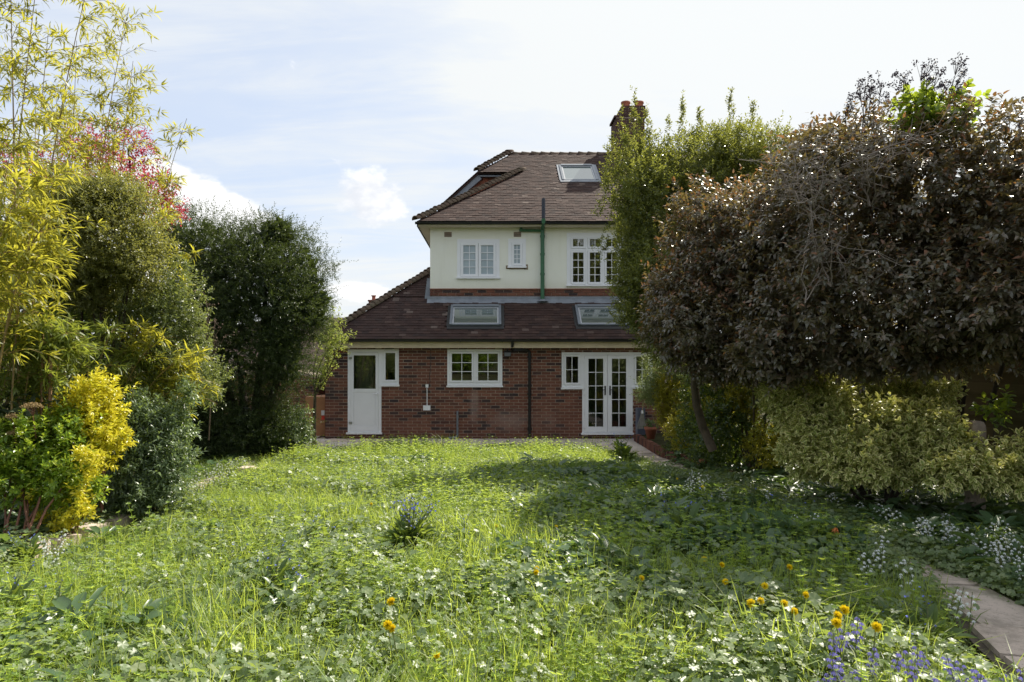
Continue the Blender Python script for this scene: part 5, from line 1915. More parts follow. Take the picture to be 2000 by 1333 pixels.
shrub('yellow_euonymus', 'yellow-green bush in the shade between the tree trunk and the variegated shrub', 'bush', (3.8, 9.9, .2),
      [lob(1465, 750, 9.80, 0.32, 0.30, 0.38), lob(1500, 880, 9.20, 0.27, 0.28, 0.27), lob(1450, 800, 9.80, 0.21, 0.25, 0.21), lob(1400, 780, 11.40, 0.32, 0.30, 0.41), lob(1520, 720, 9.20, 0.30, 0.30, 0.20), lob(1420, 800, 10.30, 0.25, 0.25, 0.39), lob(1470, 690, 8.80, 0.26, 0.30, 0.20)], 2100,
      dict(k=9, length=.10, leaf=.042, wid=.55, up=.5, jit=.5, ang=60), 'golden_green', 105, dict(shell=.7, amp=.2, zmin=.2), 'bark', r0=.025)
shrub('dark_undergrowth_bush', 'dark leafy bush along the brick edging under the pale shrub', 'bush', (3.9, 11.0, .2),
      [lob(1390, 850, 11.60, 0.61, 0.50, 0.47), lob(1440, 880, 10.40, 0.54, 0.50, 0.39), lob(1340, 880, 13.30, 0.43, 0.40, 0.29), lob(1500, 800, 9.90, 0.90, 0.50, 0.70), lob(1405, 735, 10.40, 0.47, 0.40, 0.41), lob(1450, 700, 10.00, 0.40, 0.40, 0.31), lob(1370, 800, 11.60, 0.36, 0.30, 0.48)], 3600,
      dict(k=8, length=.12, leaf=.065, wid=.55, up=.6, jit=.5, ang=62), 'ivy', 107, dict(shell=.6, amp=.2, zmin=.1), 'bark_dark', r0=.03)
ve = thing('variegated_shrub', 'large cream-edged variegated shrub spreading low in front of the fence', 'shrub', (4.3, 7.8, .33))
ve_l = [lob(1600, 820, 7.29, 0.41, 0.35, 0.31), lob(1680, 850, 7.02, 0.45, 0.35, 0.32), lob(1780, 850, 6.84, 0.41, 0.35, 0.32), lob(1830, 865, 6.66, 0.25, 0.31, 0.26), lob(1560, 770, 7.56, 0.39, 0.35, 0.26), lob(1720, 905, 6.66, 0.48, 0.27, 0.20), lob(1600, 890, 7.11, 0.32, 0.27, 0.20),
        lob(1830, 775, 7.20, 0.31, 0.27, 0.14), lob(1760, 745, 7.47, 0.32, 0.31, 0.14), lob(1690, 740, 7.56, 0.28, 0.31, 0.15), lob(1530, 715, 7.83, 0.23, 0.31, 0.15), lob(1895, 918, 6.19, 0.33, 0.25, 0.12), lob(1965, 930, 6.14, 0.23, 0.25, 0.13), lob(1990, 890, 6.24, 0.13, 0.16, 0.14), lob(1640, 760, 7.56, 0.31, 0.31, 0.19)]
P, N = crown(rough(ve_l, 6, .26, .45, 5), 5600, shell=.5, amp=.2, freq=2.6, seed=111, zmin=.42, gap=-.75)
mb = MB()
cnt = shoots(mb, P, N, k=8, length=.085, leaf=.066, wid=.55, up=.6, jit=.45, ang=62, tmpl=LEAF_O)
o = foliage(ve, mb, 'variegated')
rim_attr(o.data, LEAF_O, cnt)
limbs(ve, (4.1, 7.2, .33), [l[0] for l in ve_l[:9]], .03, 'bark_dark')
sp_ = shrub('sunlit_rose', 'young shrub with broad sunlit leaves just behind the stone post', 'shrub', tuple(at(1945, 900, 7.3)),
            [lob(1945, 800, 7.3, .18, .2, .13), lob(1970, 790, 7.3, .10, .1, .09)], 26,
            dict(k=6, length=.12, leaf=.085, wid=.6, up=.7, jit=.5, ang=62, tmpl=LEAF_O), 'ivy_light', 113, dict(shell=.9), 'bark', r0=.01)
# stone post
mb = MB()
pc = at(1903, 890, 6.55)
pr0 = [(-.068, -.05), (-.03, -.068), (.03, -.068), (.068, -.05), (.068, .05), (.03, .068), (-.03, .068), (-.068, .05)]
lv = [(.3, 1.0), (1.36, 1.0), (1.41, .93), (1.44, .75), (1.45, .45)]
V = [(pc.x + x * s_ + .02 * (z - .3) * .5, pc.y + y * s_, z) for z, s_ in lv for x, y in pr0]
mb.add(V, [(i * 8 + j, i * 8 + (j + 1) % 8, i * 8 + 8 + (j + 1) % 8, i * 8 + 8 + j) for i in range(4) for j in range(8)] + [tuple(range(32, 40))])
tag(mb.build('stone_post', M['concrete']), 'weathered concrete post with a rounded top standing in the variegated shrub', 'post')
# heap of cut twigs
tp_ = thing('twig_heap', 'heap of cut brown twigs behind the stone post at the right edge', 'twigs', tuple(at(1975, 930, 7.6)))
for i in range(70):
    a = np.array(at(rng.uniform(1915, 2060), rng.uniform(870, 940), 7.7 + rng.normal() * .15))
    d = unit(np.array([1, rng.normal() * .4, rng.normal() * .45 + .1]))
    e = a + d * rng.uniform(.2, .6)
    MB().tube([a, (a + e) / 2 + rng.normal(size=3) * .03, e], [.006, .005, .003], 4).build('twig', M['dry'] if i % 3 else M['dry_grey'], tp_)
# creeper stem hanging down the fence
cr = MB()
cr.tube([at(1972, 610, 7.6), at(1968, 660, 7.6), at(1966, 700, 7.6), at(1980, 715, 7.6), at(1992, 735, 7.6)], [.010, .009, .008, .006, .005], 5)
cr.tube([at(2000, 705, 7.6), at(1990, 715, 7.6), at(1998, 735, 7.6)], [.006, .006, .005], 5)
tag(cr.build('creeper_stem', M['red_stem']), 'bare reddish creeper stem hanging in front of the dark fence', 'stem')

# --- boundary fence on the right
fn = thing('board_fence', 'dark horizontal board fence behind the bushes at the right edge', 'fence', (6.75, 9, .3))
FX = 6.75
for i in range(5):
    y0_ = 4.4 + i * 1.83
    for k_ in range(13):
        z_ = .32 + k_ * .152
        xo_ = FX + (k_ % 2) * .022 + rng.uniform(-.003, .003)
        bm = MB().box(xo_, xo_ + .020, y0_ + .051, y0_ + 1.83 - .051, z_, z_ + .160)
        bm.build('board', M['board'], fn)
    MB().box(FX - .03, FX + .07, y0_ - .05, y0_ + .05, .2, 2.42).build('post', M['board'], fn)

# --- pot, broom and tray by the french doors
pot = thing('terracotta_pot', 'terracotta flower pot on the border corner beside the french doors', 'pot', tuple(at(1271, 853, 15.2)))
pc = at(1271, 856, 15.2)
MB().lathe((pc.x, pc.y, pc.z - .02), [(.001, 0), (.085, 0), (.125, .20), (.14, .20), (.145, .27), (.125, .27), (.115, .21), (.08, .2)], 18).build('pot_body', M['terracotta'], pot, smooth=True)
mb = MB()
P, N = crown([((pc.x, pc.y, pc.z + .30), (.14, .14, .10))], 60, shell=.9, seed=120)
shoots(mb, P, N, k=6, length=.07, leaf=.04, wid=.5)
foliage(pot, mb, 'dark_cover')
bt = thing('folding_frame', 'blue-grey tall tray standing against the brick wall beside the french doors', 'tray', tuple(at(1250, 850, 16.2)))
a, b = at(1245, 803, 16.2), at(1262, 850, 16.2)
mb = MB()
mb.box(a.x, a.x + .045, 16.2, 16.42, .02, a.z + .06)
mb.box(a.x + .045, b.x + .02, 16.38, 16.42, .02, a.z + .06)
mb.box(a.x + .045, b.x + .02, 16.2, 16.38, .02, .05)
mb.build('tray', M['bluegrey'], bt)
br = thing('broom', 'upturned grey broom leaning in the blue-grey tray by the doors', 'broom', tuple(at(1256, 845, 16.1)))
MB().tube([at(1254, 803, 16.15), at(1259, 775, 16.3), at(1262, 752, 16.4)], .013, 6).build('handle', M['cane'], br)
mb = MB()
for i in range(60):
    x0_ = 1254 + rng.normal() * 1.5
    mb.tube([at(x0_, 804, 16.15), at(1256 + rng.normal() * 5, 838, 16.1)], [.005, .004], 3)
mb.build('bristle', M['brush'], br, kind='stuff')
MB().tube([at(1254, 802, 16.15), at(1254.5, 808, 16.15)], [.02, .03], 8).build('socket', M['paper'], br)
p2 = thing('fallen_pot', 'small dark clay pot half sunk beside the path edging', 'pot', tuple(at(1374, 905, 11.0)))
pc = at(1374, 908, 11.0)
MB().lathe((pc.x, pc.y, pc.z - .03), [(.001, 0), (.05, 0), (.07, .08), (.075, .11), (.06, .11), (.05, .05)], 14).build('pot_body', M['terracotta'], p2, smooth=True)

# broken stone block at the left of the lawn
sb = thing('broken_block', 'broken pinkish stone block with a hole lying at the edge of the lawn', 'block', tuple(at(505, 950, 10.4)))
pc = at(505, 945, 10.35)
mb = MB()
z0_ = gzf(pc.x, pc.y) + .04
mb.box(pc.x - .12, pc.x + .22, pc.y, pc.y + .22, z0_ - .1, z0_ + .11)
mb.box(pc.x - .30, pc.x - .122, pc.y - .03, pc.y + .20, z0_ - .1, z0_ + .13)
mb.build('block', M['path'], sb)
mb = MB().lathe((0, 0, 0), [(.055, 0), (.045, .012), (.02, .02), (.001, .022)], 12)
me = mb.data('hole_shade_cap', M['dark_metal'])
o = piece('hole_shade_cap', me, sb, (pc.x - .03, pc.y - .004, z0_ + .03), (1, 1, 1), (R(90), 0, 0))  # no recess here: a dark cap on the face gives the shade of a hole

# ------------------------------------------------------------------ the far end of the garden, which the window panes mirror
for i, (x, y, h_, lb) in enumerate(((-7.5, -9, 3.6, 'broad tree at the far end of the garden mirrored in the side door window'), (-2.4, -11, 3.0, 'low tree at the far end of the garden mirrored in the kitchen window'), (2.6, -10, 4.2, 'tallest tree at the far end of the garden mirrored in the french doors'), (8.0, -11, 3.4, 'wide tree at the far end of the garden mirrored in the right hand panes'))):
    shrub('garden_tree', lb, 'tree', (x, y, .75), [((x, y, h_ * .62 + .6), (2.3, 1.5, h_ * .5)), ((x + 1.2, y + .3, h_ * .45 + .6), (1.5, 1.2, h_ * .4))], 1500,
          dict(k=7, length=.3, leaf=.17, wid=.5, up=.5, jit=.5, ang=60), 'choisya' if i % 2 else 'olive', 130 + i, dict(shell=.4), 'bark', r0=.12, core=500, group='trees at the far end of the garden')

# ------------------------------------------------------------------ the overgrown lawn
def gpt(px, py, h=0.0):
    """where the sight line through a photo pixel comes to height h above the ground"""
    lo, hi = 1.5, 16.0
    for _ in range(50):
        m_ = (lo + hi) / 2
        p = at(px, py, m_)
        if p.z > gzf(p.x, p.y) + h:
            lo = m_
        else:
            hi = m_
    p = at(px, py, hi)
    return np.array([p.x, p.y, gzf(p.x, p.y)])


def blade(mb, b, an, h, w_, bend, n=4, mi=0, rng=rng):
    d = np.array([math.cos(an), math.sin(an), 0])
    sx = np.array([-d[1], d[0], 0])
    V = []
    for i in range(n):
        f = i / n
        c = b + np.array([0, 0, h * (f - .35 * bend * f * f)]) + d * h * bend * f * f
        ww = w_ * (1 - .55 * f) / 2
        V += [c - sx * ww, c + sx * ww]
    V.append(b + np.array([0, 0, h * (1 - .45 * bend)]) + d * h * bend * 1.05)
    fs = [(2 * i, 2 * i + 1, 2 * i + 3, 2 * i + 2) for i in range(n - 1)] + [(2 * n - 2, 2 * n - 1, 2 * n)]
    mb.add(V, fs, mi)


def lobed_leaf(mb, c, nrm, rad, cup=.25, lobes=5, mi=0):
    """round lobed leaf blade like a cranesbill's"""
    nrm = unit(np.array(nrm, float))
    a = unit(np.cross(nrm, [.3, 1, .2]))
    b = np.cross(nrm, a)
    n = lobes * 3
    an = np.linspace(.35, 2 * math.pi - .35, n + 1)
    r = rad * (.80 + .22 * np.abs(np.sin(np.linspace(0, math.pi * lobes, n + 1))))
    wv = cup * rad * (.5 + .35 * np.cos(np.linspace(0, 2 * math.pi * lobes, n + 1)))
    V = [c] + [c + a * math.cos(t_) * q + b * math.sin(t_) * q + nrm * z_ for t_, q, z_ in zip(an, r, wv)]
    mb.add(V, [(0, i + 1, i + 2) for i in range(n)], mi)


def proto(coll, nm, mb, mats, smooth=False):
    me = mb.data(nm, [LM[k] for k in mats], smooth)
    o = bpy.data.objects.new(nm, me)
    coll.objects.link(o)


def pcoll(nm):
    return bpy.data.collections.new(nm)


CG, CC, CV, CD = pcoll('grass_kinds'), pcoll('cover_kinds'), pcoll('cleavers_kinds'), pcoll('dark_kinds')
for v in range(8):
    mb = MB()
    for i in range(26):
        b = np.array([*(rng.normal(size=2) * .05), -.01])
        blade(mb, b, rng.random() * 6.28, rng.uniform(.10, .30) * (1.25 if v > 5 else 1), rng.uniform(.0035, .0065), abs(rng.normal()) * .45 + .1)
    proto(CG, 'grass_tuft_%d' % v, mb, ['grass'])
for v in range(7):
    mb = MB()
    for i in range(28):
        an, rr = rng.random() * 6.28, math.sqrt(rng.random()) * .14
        h = rng.uniform(.05, .19) * (1 - rr * 1.8)
        c = np.array([math.cos(an) * rr, math.sin(an) * rr, h])
        lobed_leaf(mb, c, (math.cos(an) * .5 * rr / .1 + rng.normal() * .35, math.sin(an) * .5 * rr / .1 + rng.normal() * .35, 1), rng.uniform(.010, .025))
        blade(mb, np.array([c[0] * .4, c[1] * .4, -.01]), an, h, .003, .5, 2)
    proto(CC, 'cover_plant_%d' % v, mb, ['cover'], True)
for v in range(6):
    mb = MB()
    for s_ in range(6):
        b = np.array([*(rng.normal(size=2) * .06), -.01])
        tilt = rng.normal(size=2) * .25
        h = rng.uniform(.14, .30)
        top_ = b + np.array([tilt[0] * h, tilt[1] * h, h])
        mb.tube([b, (b + top_) / 2 + np.array([*(rng.normal(size=2) * .01), 0]), top_], [.0018, .0015, .001], 3, cap=False)
        for k_ in range(1, 7):
            c = b + (top_ - b) * k_ / 6
            m_ = 6
            a_ = np.arange(m_) / m_ * 6.28 + k_
            dd = np.stack([np.cos(a_), np.sin(a_), np.full(m_, .35)], 1)
            put_leaves(mb, np.tile(c, (m_, 1)), dd, np.tile([0, 0, 1.], (m_, 1)), .030 * (1.2 - k_ * .1), .008)
    proto(CV, 'cleavers_plant_%d' % v, mb, ['cleavers'])
for v in range(7):
    mb = MB()
    for i in range(10):
        an, rr = rng.random() * 6.28, math.sqrt(rng.random()) * .17
        h = rng.uniform(.05, .22) * (1 - rr * 1.5)
        c = np.array([math.cos(an) * rr, math.sin(an) * rr, h])
        if v < 4:
            lobed_leaf(mb, c, (math.cos(an) * .6 + rng.normal() * .25, math.sin(an) * .6 + rng.normal() * .25, 1), rng.uniform(.03, .055))
        else:
            d = np.array([[math.cos(an), math.sin(an), .25]])
            put_leaves(mb, c[None] * np.array([.5, .5, 1]), d, np.array([[0, 0, 1.]]), rng.uniform(.09, .16), rng.uniform(.035, .06), LEAF_O)
    proto(CD, 'border_plant_%d' % v, mb, ['dark_cover'], True)
CB = pcoll('strap_kinds')
for v in range(5):
    mb = MB()
    for i in range(16):
        blade(mb, np.array([*(rng.normal(size=2) * .03), -.01]), rng.random() * 6.28, rng.uniform(.22, .38), rng.uniform(.008, .013), rng.uniform(.5, 1.0), 5)
    proto(CB, 'strap_tuft_%d' % v, mb, ['strap'])


def scatter(name, coll, P, scale, tilt=.18):
    n = len(P)
    me = bpy.data.meshes.new(name)
    me.vertices.add(n)
    me.vertices.foreach_set('co', np.asarray(P, np.float32).ravel())
    k = len(coll.objects)
    for nm, typ, val in (('rot', 'FLOAT_VECTOR', np.stack([rng.normal(size=n) * tilt, rng.normal(size=n) * tilt, rng.random(n) * 6.28], 1)),
                         ('siz', 'FLOAT', np.broadcast_to(scale, (n,))), ('idx', 'INT', rng.integers(0, k, n))):
        a = me.attributes.new(nm, typ, 'POINT')
        a.data.foreach_set('vector' if typ == 'FLOAT_VECTOR' else 'value', np.asarray(val, np.int32 if typ == 'INT' else np.float32).ravel())
    o = bpy.data.objects.new(name, me)
    COL.objects.link(o)
    o['kind'] = 'stuff'
    ng = bpy.data.node_groups.new(name + '_scatter', 'GeometryNodeTree')
    ng.interface.new_socket('Geometry', in_out='INPUT', socket_type='NodeSocketGeometry')
    ng.interface.new_socket('Geometry', in_out='OUTPUT', socket_type='NodeSocketGeometry')
    N_ = ng.nodes
    gi, go = N_.new('NodeGroupInput'), N_.new('NodeGroupOutput')
    ci = N_.new('GeometryNodeCollectionInfo')
    ci.inputs['Collection'].default_value = coll
    ci.inputs['Separate Children'].default_value = True
    ci.inputs['Reset Children'].default_value = True
    iop = N_.new('GeometryNodeInstanceOnPoints')
    iop.inputs['Pick Instance'].default_value = True

    def attr(nm, dt):
        a = N_.new('GeometryNodeInputNamedAttribute')
        a.data_type = dt
        a.inputs['Name'].default_value = nm
        return a.outputs['Attribute']
    e2r = N_.new('FunctionNodeEulerToRotation')
    L_ = ng.links.new
    L_(gi.outputs[0], iop.inputs['Points'])
    L_(ci.outputs[0], iop.inputs['Instance'])
    L_(attr('idx', 'INT'), iop.inputs['Instance Index'])
    L_(attr('rot', 'FLOAT_VECTOR'), e2r.inputs[0])
    L_(e2r.outputs[0], iop.inputs['Rotation'])
    L_(attr('siz', 'FLOAT'), iop.inputs['Scale'])
    L_(iop.outputs[0], go.inputs[0])
    md = o.modifiers.new('scatter', 'NODES')
    md.node_group = ng
    return o


def left_x(y):
    return np.interp(y, [2, 5.0, 6.3, 11.0, 12.5, 14.5], [-3.45, -3.58, -3.60, -4.06, -4.2, -4.2])


def field(n, x0, x1, y0, y1):
    P = np.stack([rng.uniform(x0, x1, n), rng.uniform(y0, y1, n)], 1)
    vis = (P[:, 0] > -.735 * P[:, 1] - 1.6) & (P[:, 0] < .80 * P[:, 1] + 1.6)
    return P[vis]


def lawn_mask(P, ml=0.0, mr=.26):
    far_edge = 14.25 + .25 * np.sin(P[:, 0] * 2.1) + .15 * np.sin(P[:, 0] * 5.3 + 1)
    return (P[:, 0] > left_x(P[:, 1]) + ml) & (P[:, 0] < path_x(P[:, 1]) - mr - np.where(P[:, 1] < 5.0, .14, 0)) & (P[:, 1] < far_edge)


def low_by_path(P):
    """plants are trodden short beside the path"""
    dd_ = path_x(P[:, 1]) - P[:, 0]
    lim = np.where(P[:, 1] > 8, .95, np.where(P[:, 1] < 5.2, .50, .2))
    return np.where(dd_ < lim, .48, 1.0) * np.where(P[:, 0] - left_x(P[:, 1]) < .5, .6, 1.0)


def with_z(P):
    return np.c_[P, gz(P[:, 0], P[:, 1])]


def n2(P, f, seed):
    return snoise(np.c_[P, np.zeros(len(P))], f, seed)


# patches: leafy cover against grass
P = field(16500, -4.4, 3.6, 2.2, 14.6)
P = P[lawn_mask(P)]
pn = .8 * n2(P, 1.7, 5) + .7 * n2(P, 5.0, 6)
shady = np.clip((P[:, 0] - .5) / .7, 0, 1) * np.clip((P[:, 1] - 4.6) / .6, 0, 1) * np.clip((11.5 - P[:, 1]) / 1.5, 0, 1)
P = P[rng.random(len(P)) < np.clip(.55 + .55 * pn, .10, 1) * (1 - .8 * shady)]
scatter('grass', CG, with_z(P), np.clip(.88 + .42 * n2(P, 1.4, 8) + rng.normal(size=len(P)) * .18, .4, 1.8) * low_by_path(P))
P = field(36000, -4.4, 3.6, 2.2, 14.6)
P = P[lawn_mask(P, .20)]
pn = .8 * n2(P, 1.7, 5) + .7 * n2(P, 5.0, 6)
P = P[rng.random(len(P)) < np.clip(.52 - .65 * pn, .10, 1)]
scatter('cranesbill_cover', CC, with_z(P), np.clip(.95 - .2 * n2(P, 1.7, 5) + .38 * n2(P, 1.3, 51) + rng.normal(size=len(P)) * .22, .4, 1.9) * low_by_path(P), .25)
P = field(13500, -4.4, 3.4, 2.2, 14.4)
P = P[lawn_mask(P, .05)]
pn = n2(P, 1.9, 15) + .25 * n2(P, 1.5, 5)
P = P[rng.random(len(P)) < np.clip(.18 + .6 * pn, .04, 1)]
scatter('cleavers', CV, with_z(P), np.clip(.92 + .38 * n2(P, 1.3, 51) + rng.normal(size=len(P)) * .22, .45, 1.8) * low_by_path(P), .2)
# tall tufts along the far edge, in front of the patio
mb_p = []
for (px, py, sp_, k_) in ((710, 885, 14, 20), (800, 880, 40, 60), (880, 888, 20, 25), (1060, 885, 30, 30), (760, 892, 30, 20), (960, 895, 60, 30)):
    for _ in range(k_):
        q = gpt(px + rng.normal() * sp_, py + abs(rng.normal()) * 6 + 8)
        mb_p.append(q)
scatter('tall_grass', CV, np.array(mb_p), 1.25 + .3 * rng.random(len(mb_p)), .12)

# broad leaves take over in the shade of the trees
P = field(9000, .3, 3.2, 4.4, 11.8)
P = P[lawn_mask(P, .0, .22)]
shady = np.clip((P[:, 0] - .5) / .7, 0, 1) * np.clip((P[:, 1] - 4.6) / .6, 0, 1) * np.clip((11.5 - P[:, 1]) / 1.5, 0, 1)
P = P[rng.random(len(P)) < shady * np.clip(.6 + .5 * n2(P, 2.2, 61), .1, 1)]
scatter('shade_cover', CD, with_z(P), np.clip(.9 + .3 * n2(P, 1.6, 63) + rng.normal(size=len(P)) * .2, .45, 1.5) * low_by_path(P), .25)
P = field(7500, -4.0, 1.2, 2.4, 12.5)
P = P[lawn_mask(P, .3)]
P = P[n2(P, 1.8, 71) > .42]
scatter('broad_leaf_weeds', CD, with_z(P), np.clip(.8 + rng.normal(size=len(P)) * .2, .45, 1.3), .3)

# small weeds in the joints at the foot of the wall
P = np.c_[np.concatenate([rng.uniform(-3.9, 3.4, 46), rng.uniform(-3.9, 3.4, 30)]), np.concatenate([16.62 - np.abs(rng.normal(size=46)) * .03, rng.uniform(14.4, 16.2, 30)])]
scatter('wall_foot_weeds', CV, np.c_[P, np.zeros(len(P))], .2 + .35 * rng.random(len(P)), .2)

# right border, in the shade
P = field(9000, 2.6, 6.6, 2.2, 12.5)
P = P[(P[:, 0] > path_x(P[:, 1]) + np.where(P[:, 1] < 5.4, .36, .24))]
P = P[rng.random(len(P)) < np.clip(.75 + .3 * n2(P, 2.0, 25), .3, 1)]
scatter('border_cover', CD, with_z(P), np.clip(1.0 + rng.normal(size=len(P)) * .22, .5, 1.6), .25)
P = field(2600, 2.6, 6.0, 2.2, 8.5)
P = P[(P[:, 0] > path_x(P[:, 1]) + np.where(P[:, 1] < 5.4, .42, .30))]
P = P[rng.random(len(P)) < np.clip(.45 + .7 * n2(P, 1.6, 27), .1, 1)]
scatter('strap_foliage', CB, with_z(P), np.clip(.95 + rng.normal(size=len(P)) * .15, .6, 1.4), .1)
# left border under the shrubs
P = field(3600, -6.3, -3.4, 4.2, 13.8)
P = P[P[:, 0] < left_x(P[:, 1]) - .22]
scatter('left_border_cover', CD, with_z(P), np.clip(.9 + rng.normal(size=len(P)) * .2, .5, 1.5), .25)
P = field(900, -5.2, -3.7, 8.2, 13.3)
P = P[(P[:, 0] < left_x(P[:, 1]) - .05) & (P[:, 0] > left_x(P[:, 1]) - .85)]
scatter('left_strap_foliage', CB, with_z(P), np.clip(.95 + rng.normal(size=len(P)) * .15, .6, 1.4), .1)
# weeds creeping over kerb and path edge
P = field(9000, -4.6, 4.0, 2.6, 13.8)
P = P[(np.abs(P[:, 0] - left_x(P[:, 1]) + .12) < .20) & (n2(P, 2.2, 44) > .25)]
scatter('kerb_weeds', CC, with_z(P) + np.array([0, 0, .05]), .7 + .5 * rng.random(len(P)), .25)
P = field(16000, 2.0, 4.0, 2.6, 13.8)
dd_ = P[:, 0] - path_x(P[:, 1])
over = np.interp(P[:, 1], [2.5, 3.4, 4.2, 5.0, 5.8, 7.0, 9, 10.5, 13], [-.05, -.05, -.03, .06, .10, .28, .22, .02, -.1])
P = P[((dd_ < -.25 + over) | (dd_ > .25 - over)) & (np.abs(dd_) < .30)]
scatter('path_weeds', CC, with_z(P) + np.array([0, 0, .02]), .7 + .5 * rng.random(len(P)), .25)

# ------------------------------------------------------------------ flowers, one by one
def dandelion(nm='dandelion'):
    t = thing(nm, '', 'flower', (0, 0, 0), 'dandelions in the lawn')
    mb = MB()
    n = 110
    an = rng.random(n) * 6.28
    el_ = np.sqrt(rng.random(n))
    dd = np.stack([np.cos(an) * el_, np.sin(an) * el_, .30 + (1 - el_) * .9], 1)
    ca_, sa_ = math.cos(.75), math.sin(.75)
    dd = dd @ np.array([[1, 0, 0], [0, ca_, sa_], [0, -sa_, ca_]])
    put_leaves(mb, np.tile([0, 0, .25], (n, 1)), dd, rand_dirs(n) * .3 + np.array([0, -.7, .7]), .019 + .004 * rng.random(n), .0072, LEAF_D)
    h = foliage(t, mb, 'dandelion', 'flower_head')
    mb = MB().tube([(0, 0, -.02), (.008, .003, .12), (0, 0, .25)], [.0022, .002, .002], 5)
    mb.lathe((0, 0, .242), [(.001, 0), (.006, .003), (.006, .010)], 7)
    link('stalk', mb.data('stalk', LM['stalk']), t)
    mb = MB()
    n = 7
    an = np.arange(n) / n * 6.28
    put_leaves(mb, np.zeros((n, 3)), np.stack([np.cos(an), np.sin(an), np.full(n, .35)], 1), np.tile([0, 0, 1.], (n, 1)), .10, .022, LEAF_N)
    foliage(t, mb, 'strap', 'leaves')
    return t


DAN = [(1585, 1180, 'dandelion standing alone left of the pair of big dandelions by the bluebells', 1.15), (1643, 1170, 'dandelion leaning on its neighbour, uppermost of the big ones by the bluebells', 1.15),
       (1644, 1198, 'dandelion just above the violet bluebells, below the leaning pair', 1.15), (1693, 1202, 'rightmost big dandelion, near the path', 1.15),
       (1494, 1161, 'wide dandelion at the lower left of the dandelion cluster', 1.1), (1514, 1166, 'half open dandelion in the middle of the dandelion cluster', 1.0), (1528, 1171, 'dandelion at the bottom right of the dandelion cluster', 1.0),
       (1486, 1146, 'dandelion at the left edge of the dandelion cluster', 1.0), (1505, 1132, 'topmost dandelion of the cluster', 1.0), (1549, 1148, 'dandelion at the right edge of the dandelion cluster', 1.0), (1522, 1157, 'small closing dandelion inside the cluster', .7),
       (1440, 1130, 'single dandelion left of the dandelion cluster', .95), (1539, 1100, 'single dandelion above the cluster, near the overgrown path', 1.0),
       (1377, 1084, 'small dandelion in the shaded grass, left of a close pair', .9), (1392, 1088, 'right hand flower of the small dandelion pair in shaded grass', .95), (1235, 1120, 'dandelion on the edge of the sunlit grass', .9),
       (1382, 947, 'dandelion among small white flowers at the far path edge', 1.0), (1152, 957, 'far dandelion in the shade of the evergreen tree', .9), (1310, 931, 'distant dandelion left of the white flowers', .8), (1120, 940, 'farthest faint yellow dandelion in the shade', .8),
       (788, 1166, 'lone dandelion in the middle of the sunlit weeds', 1.15), (766, 1206, 'dandelion at the left of a close sunlit pair', 1.1), (777, 1213, 'dandelion at the right of a close sunlit pair', 1.0), (1038, 1106, 'dandelion in a short yellow row, centre of the lawn', .9), (1050, 1103, 'middle dandelion of the short yellow row', .9), (866, 1264, 'flattened dandelion low in the sunlit weeds at the front', .8),
       (1075, 1020, 'tiny dandelion right of the big blue-flowered clump', .8), (962, 1022, 'tiny dandelion near the top of the blue-flowered clump', .8), (738, 978, 'far yellow dandelion in the sunlit leaf cover', .8)]
d0 = dandelion()
for q, (px, py, lb, s_) in enumerate(DAN):
    s_ *= 1.08
    p = gpt(px, py, .265 * s_)
    if q == 0:
        o = d0
        o.location = p
        o.scale = (s_,) * 3
        o['label'] = lb
    else:
        o = copy_thing(d0, p, rng.random() * 6.28, lb, s_)
    o.rotation_euler = (rng.normal() * .15 - .12, rng.normal() * .15, rng.random() * 6.28)
    o.rotation_euler = (-.0 + rng.uniform(.05, .35), rng.normal() * .15, rng.normal() * .3)


def bell_plant(kind, label, group, h=.30, nb=9, nst=1, spread=.04):
    """bulb plant: stem with hanging bells, strap leaves"""
    t = thing('bluebell' if kind == 'bluebell' else 'white_bluebell', label, 'flower', (0, 0, 0), group)
    st, fl, lf = MB(), MB(), MB()
    for s_ in range(nst):
        b = np.array([*(rng.normal(size=2) * spread), -.02])
        hh = h * rng.uniform(.8, 1.1)
        tp = b + np.array([*(rng.normal(size=2) * .05), hh])
        st.tube([b, (b + tp) / 2, tp], [.003, .0025, .0015], 5)
        for i in range(nb):
            f = .58 + .42 * i / nb
            an = i * 2.4 + s_
            c = b + (tp - b) * f + np.array([math.cos(an), math.sin(an), 0]) * .014
            m_ = 6
            a_ = np.arange(m_) / m_ * 6.28
            dd = np.stack([np.cos(a_) * .5 + math.cos(an) * .3, np.sin(a_) * .5 + math.sin(an) * .3, np.full(m_, -.55)], 1)
            put_leaves(fl, np.tile(c, (m_, 1)), dd, np.stack([np.cos(a_), np.sin(a_), np.full(m_, .6)], 1), .022 if kind == 'bluebell' else .018, .0095 if kind == 'bluebell' else .0075, LEAF_D)
    for i in range(7 * nst):
        blade(lf, np.array([*(rng.normal(size=2) * spread), -.02]), rng.random() * 6.28, rng.uniform(.18, .30), .010, rng.uniform(.5, .9), 4)
    link('stem', st.data('stem', LM['stalk']), t)
    foliage(t, fl, 'bluebell' if kind == 'bluebell' else 'white_flower', 'blossom')
    foliage(t, lf, 'strap', 'leaves')
    return t


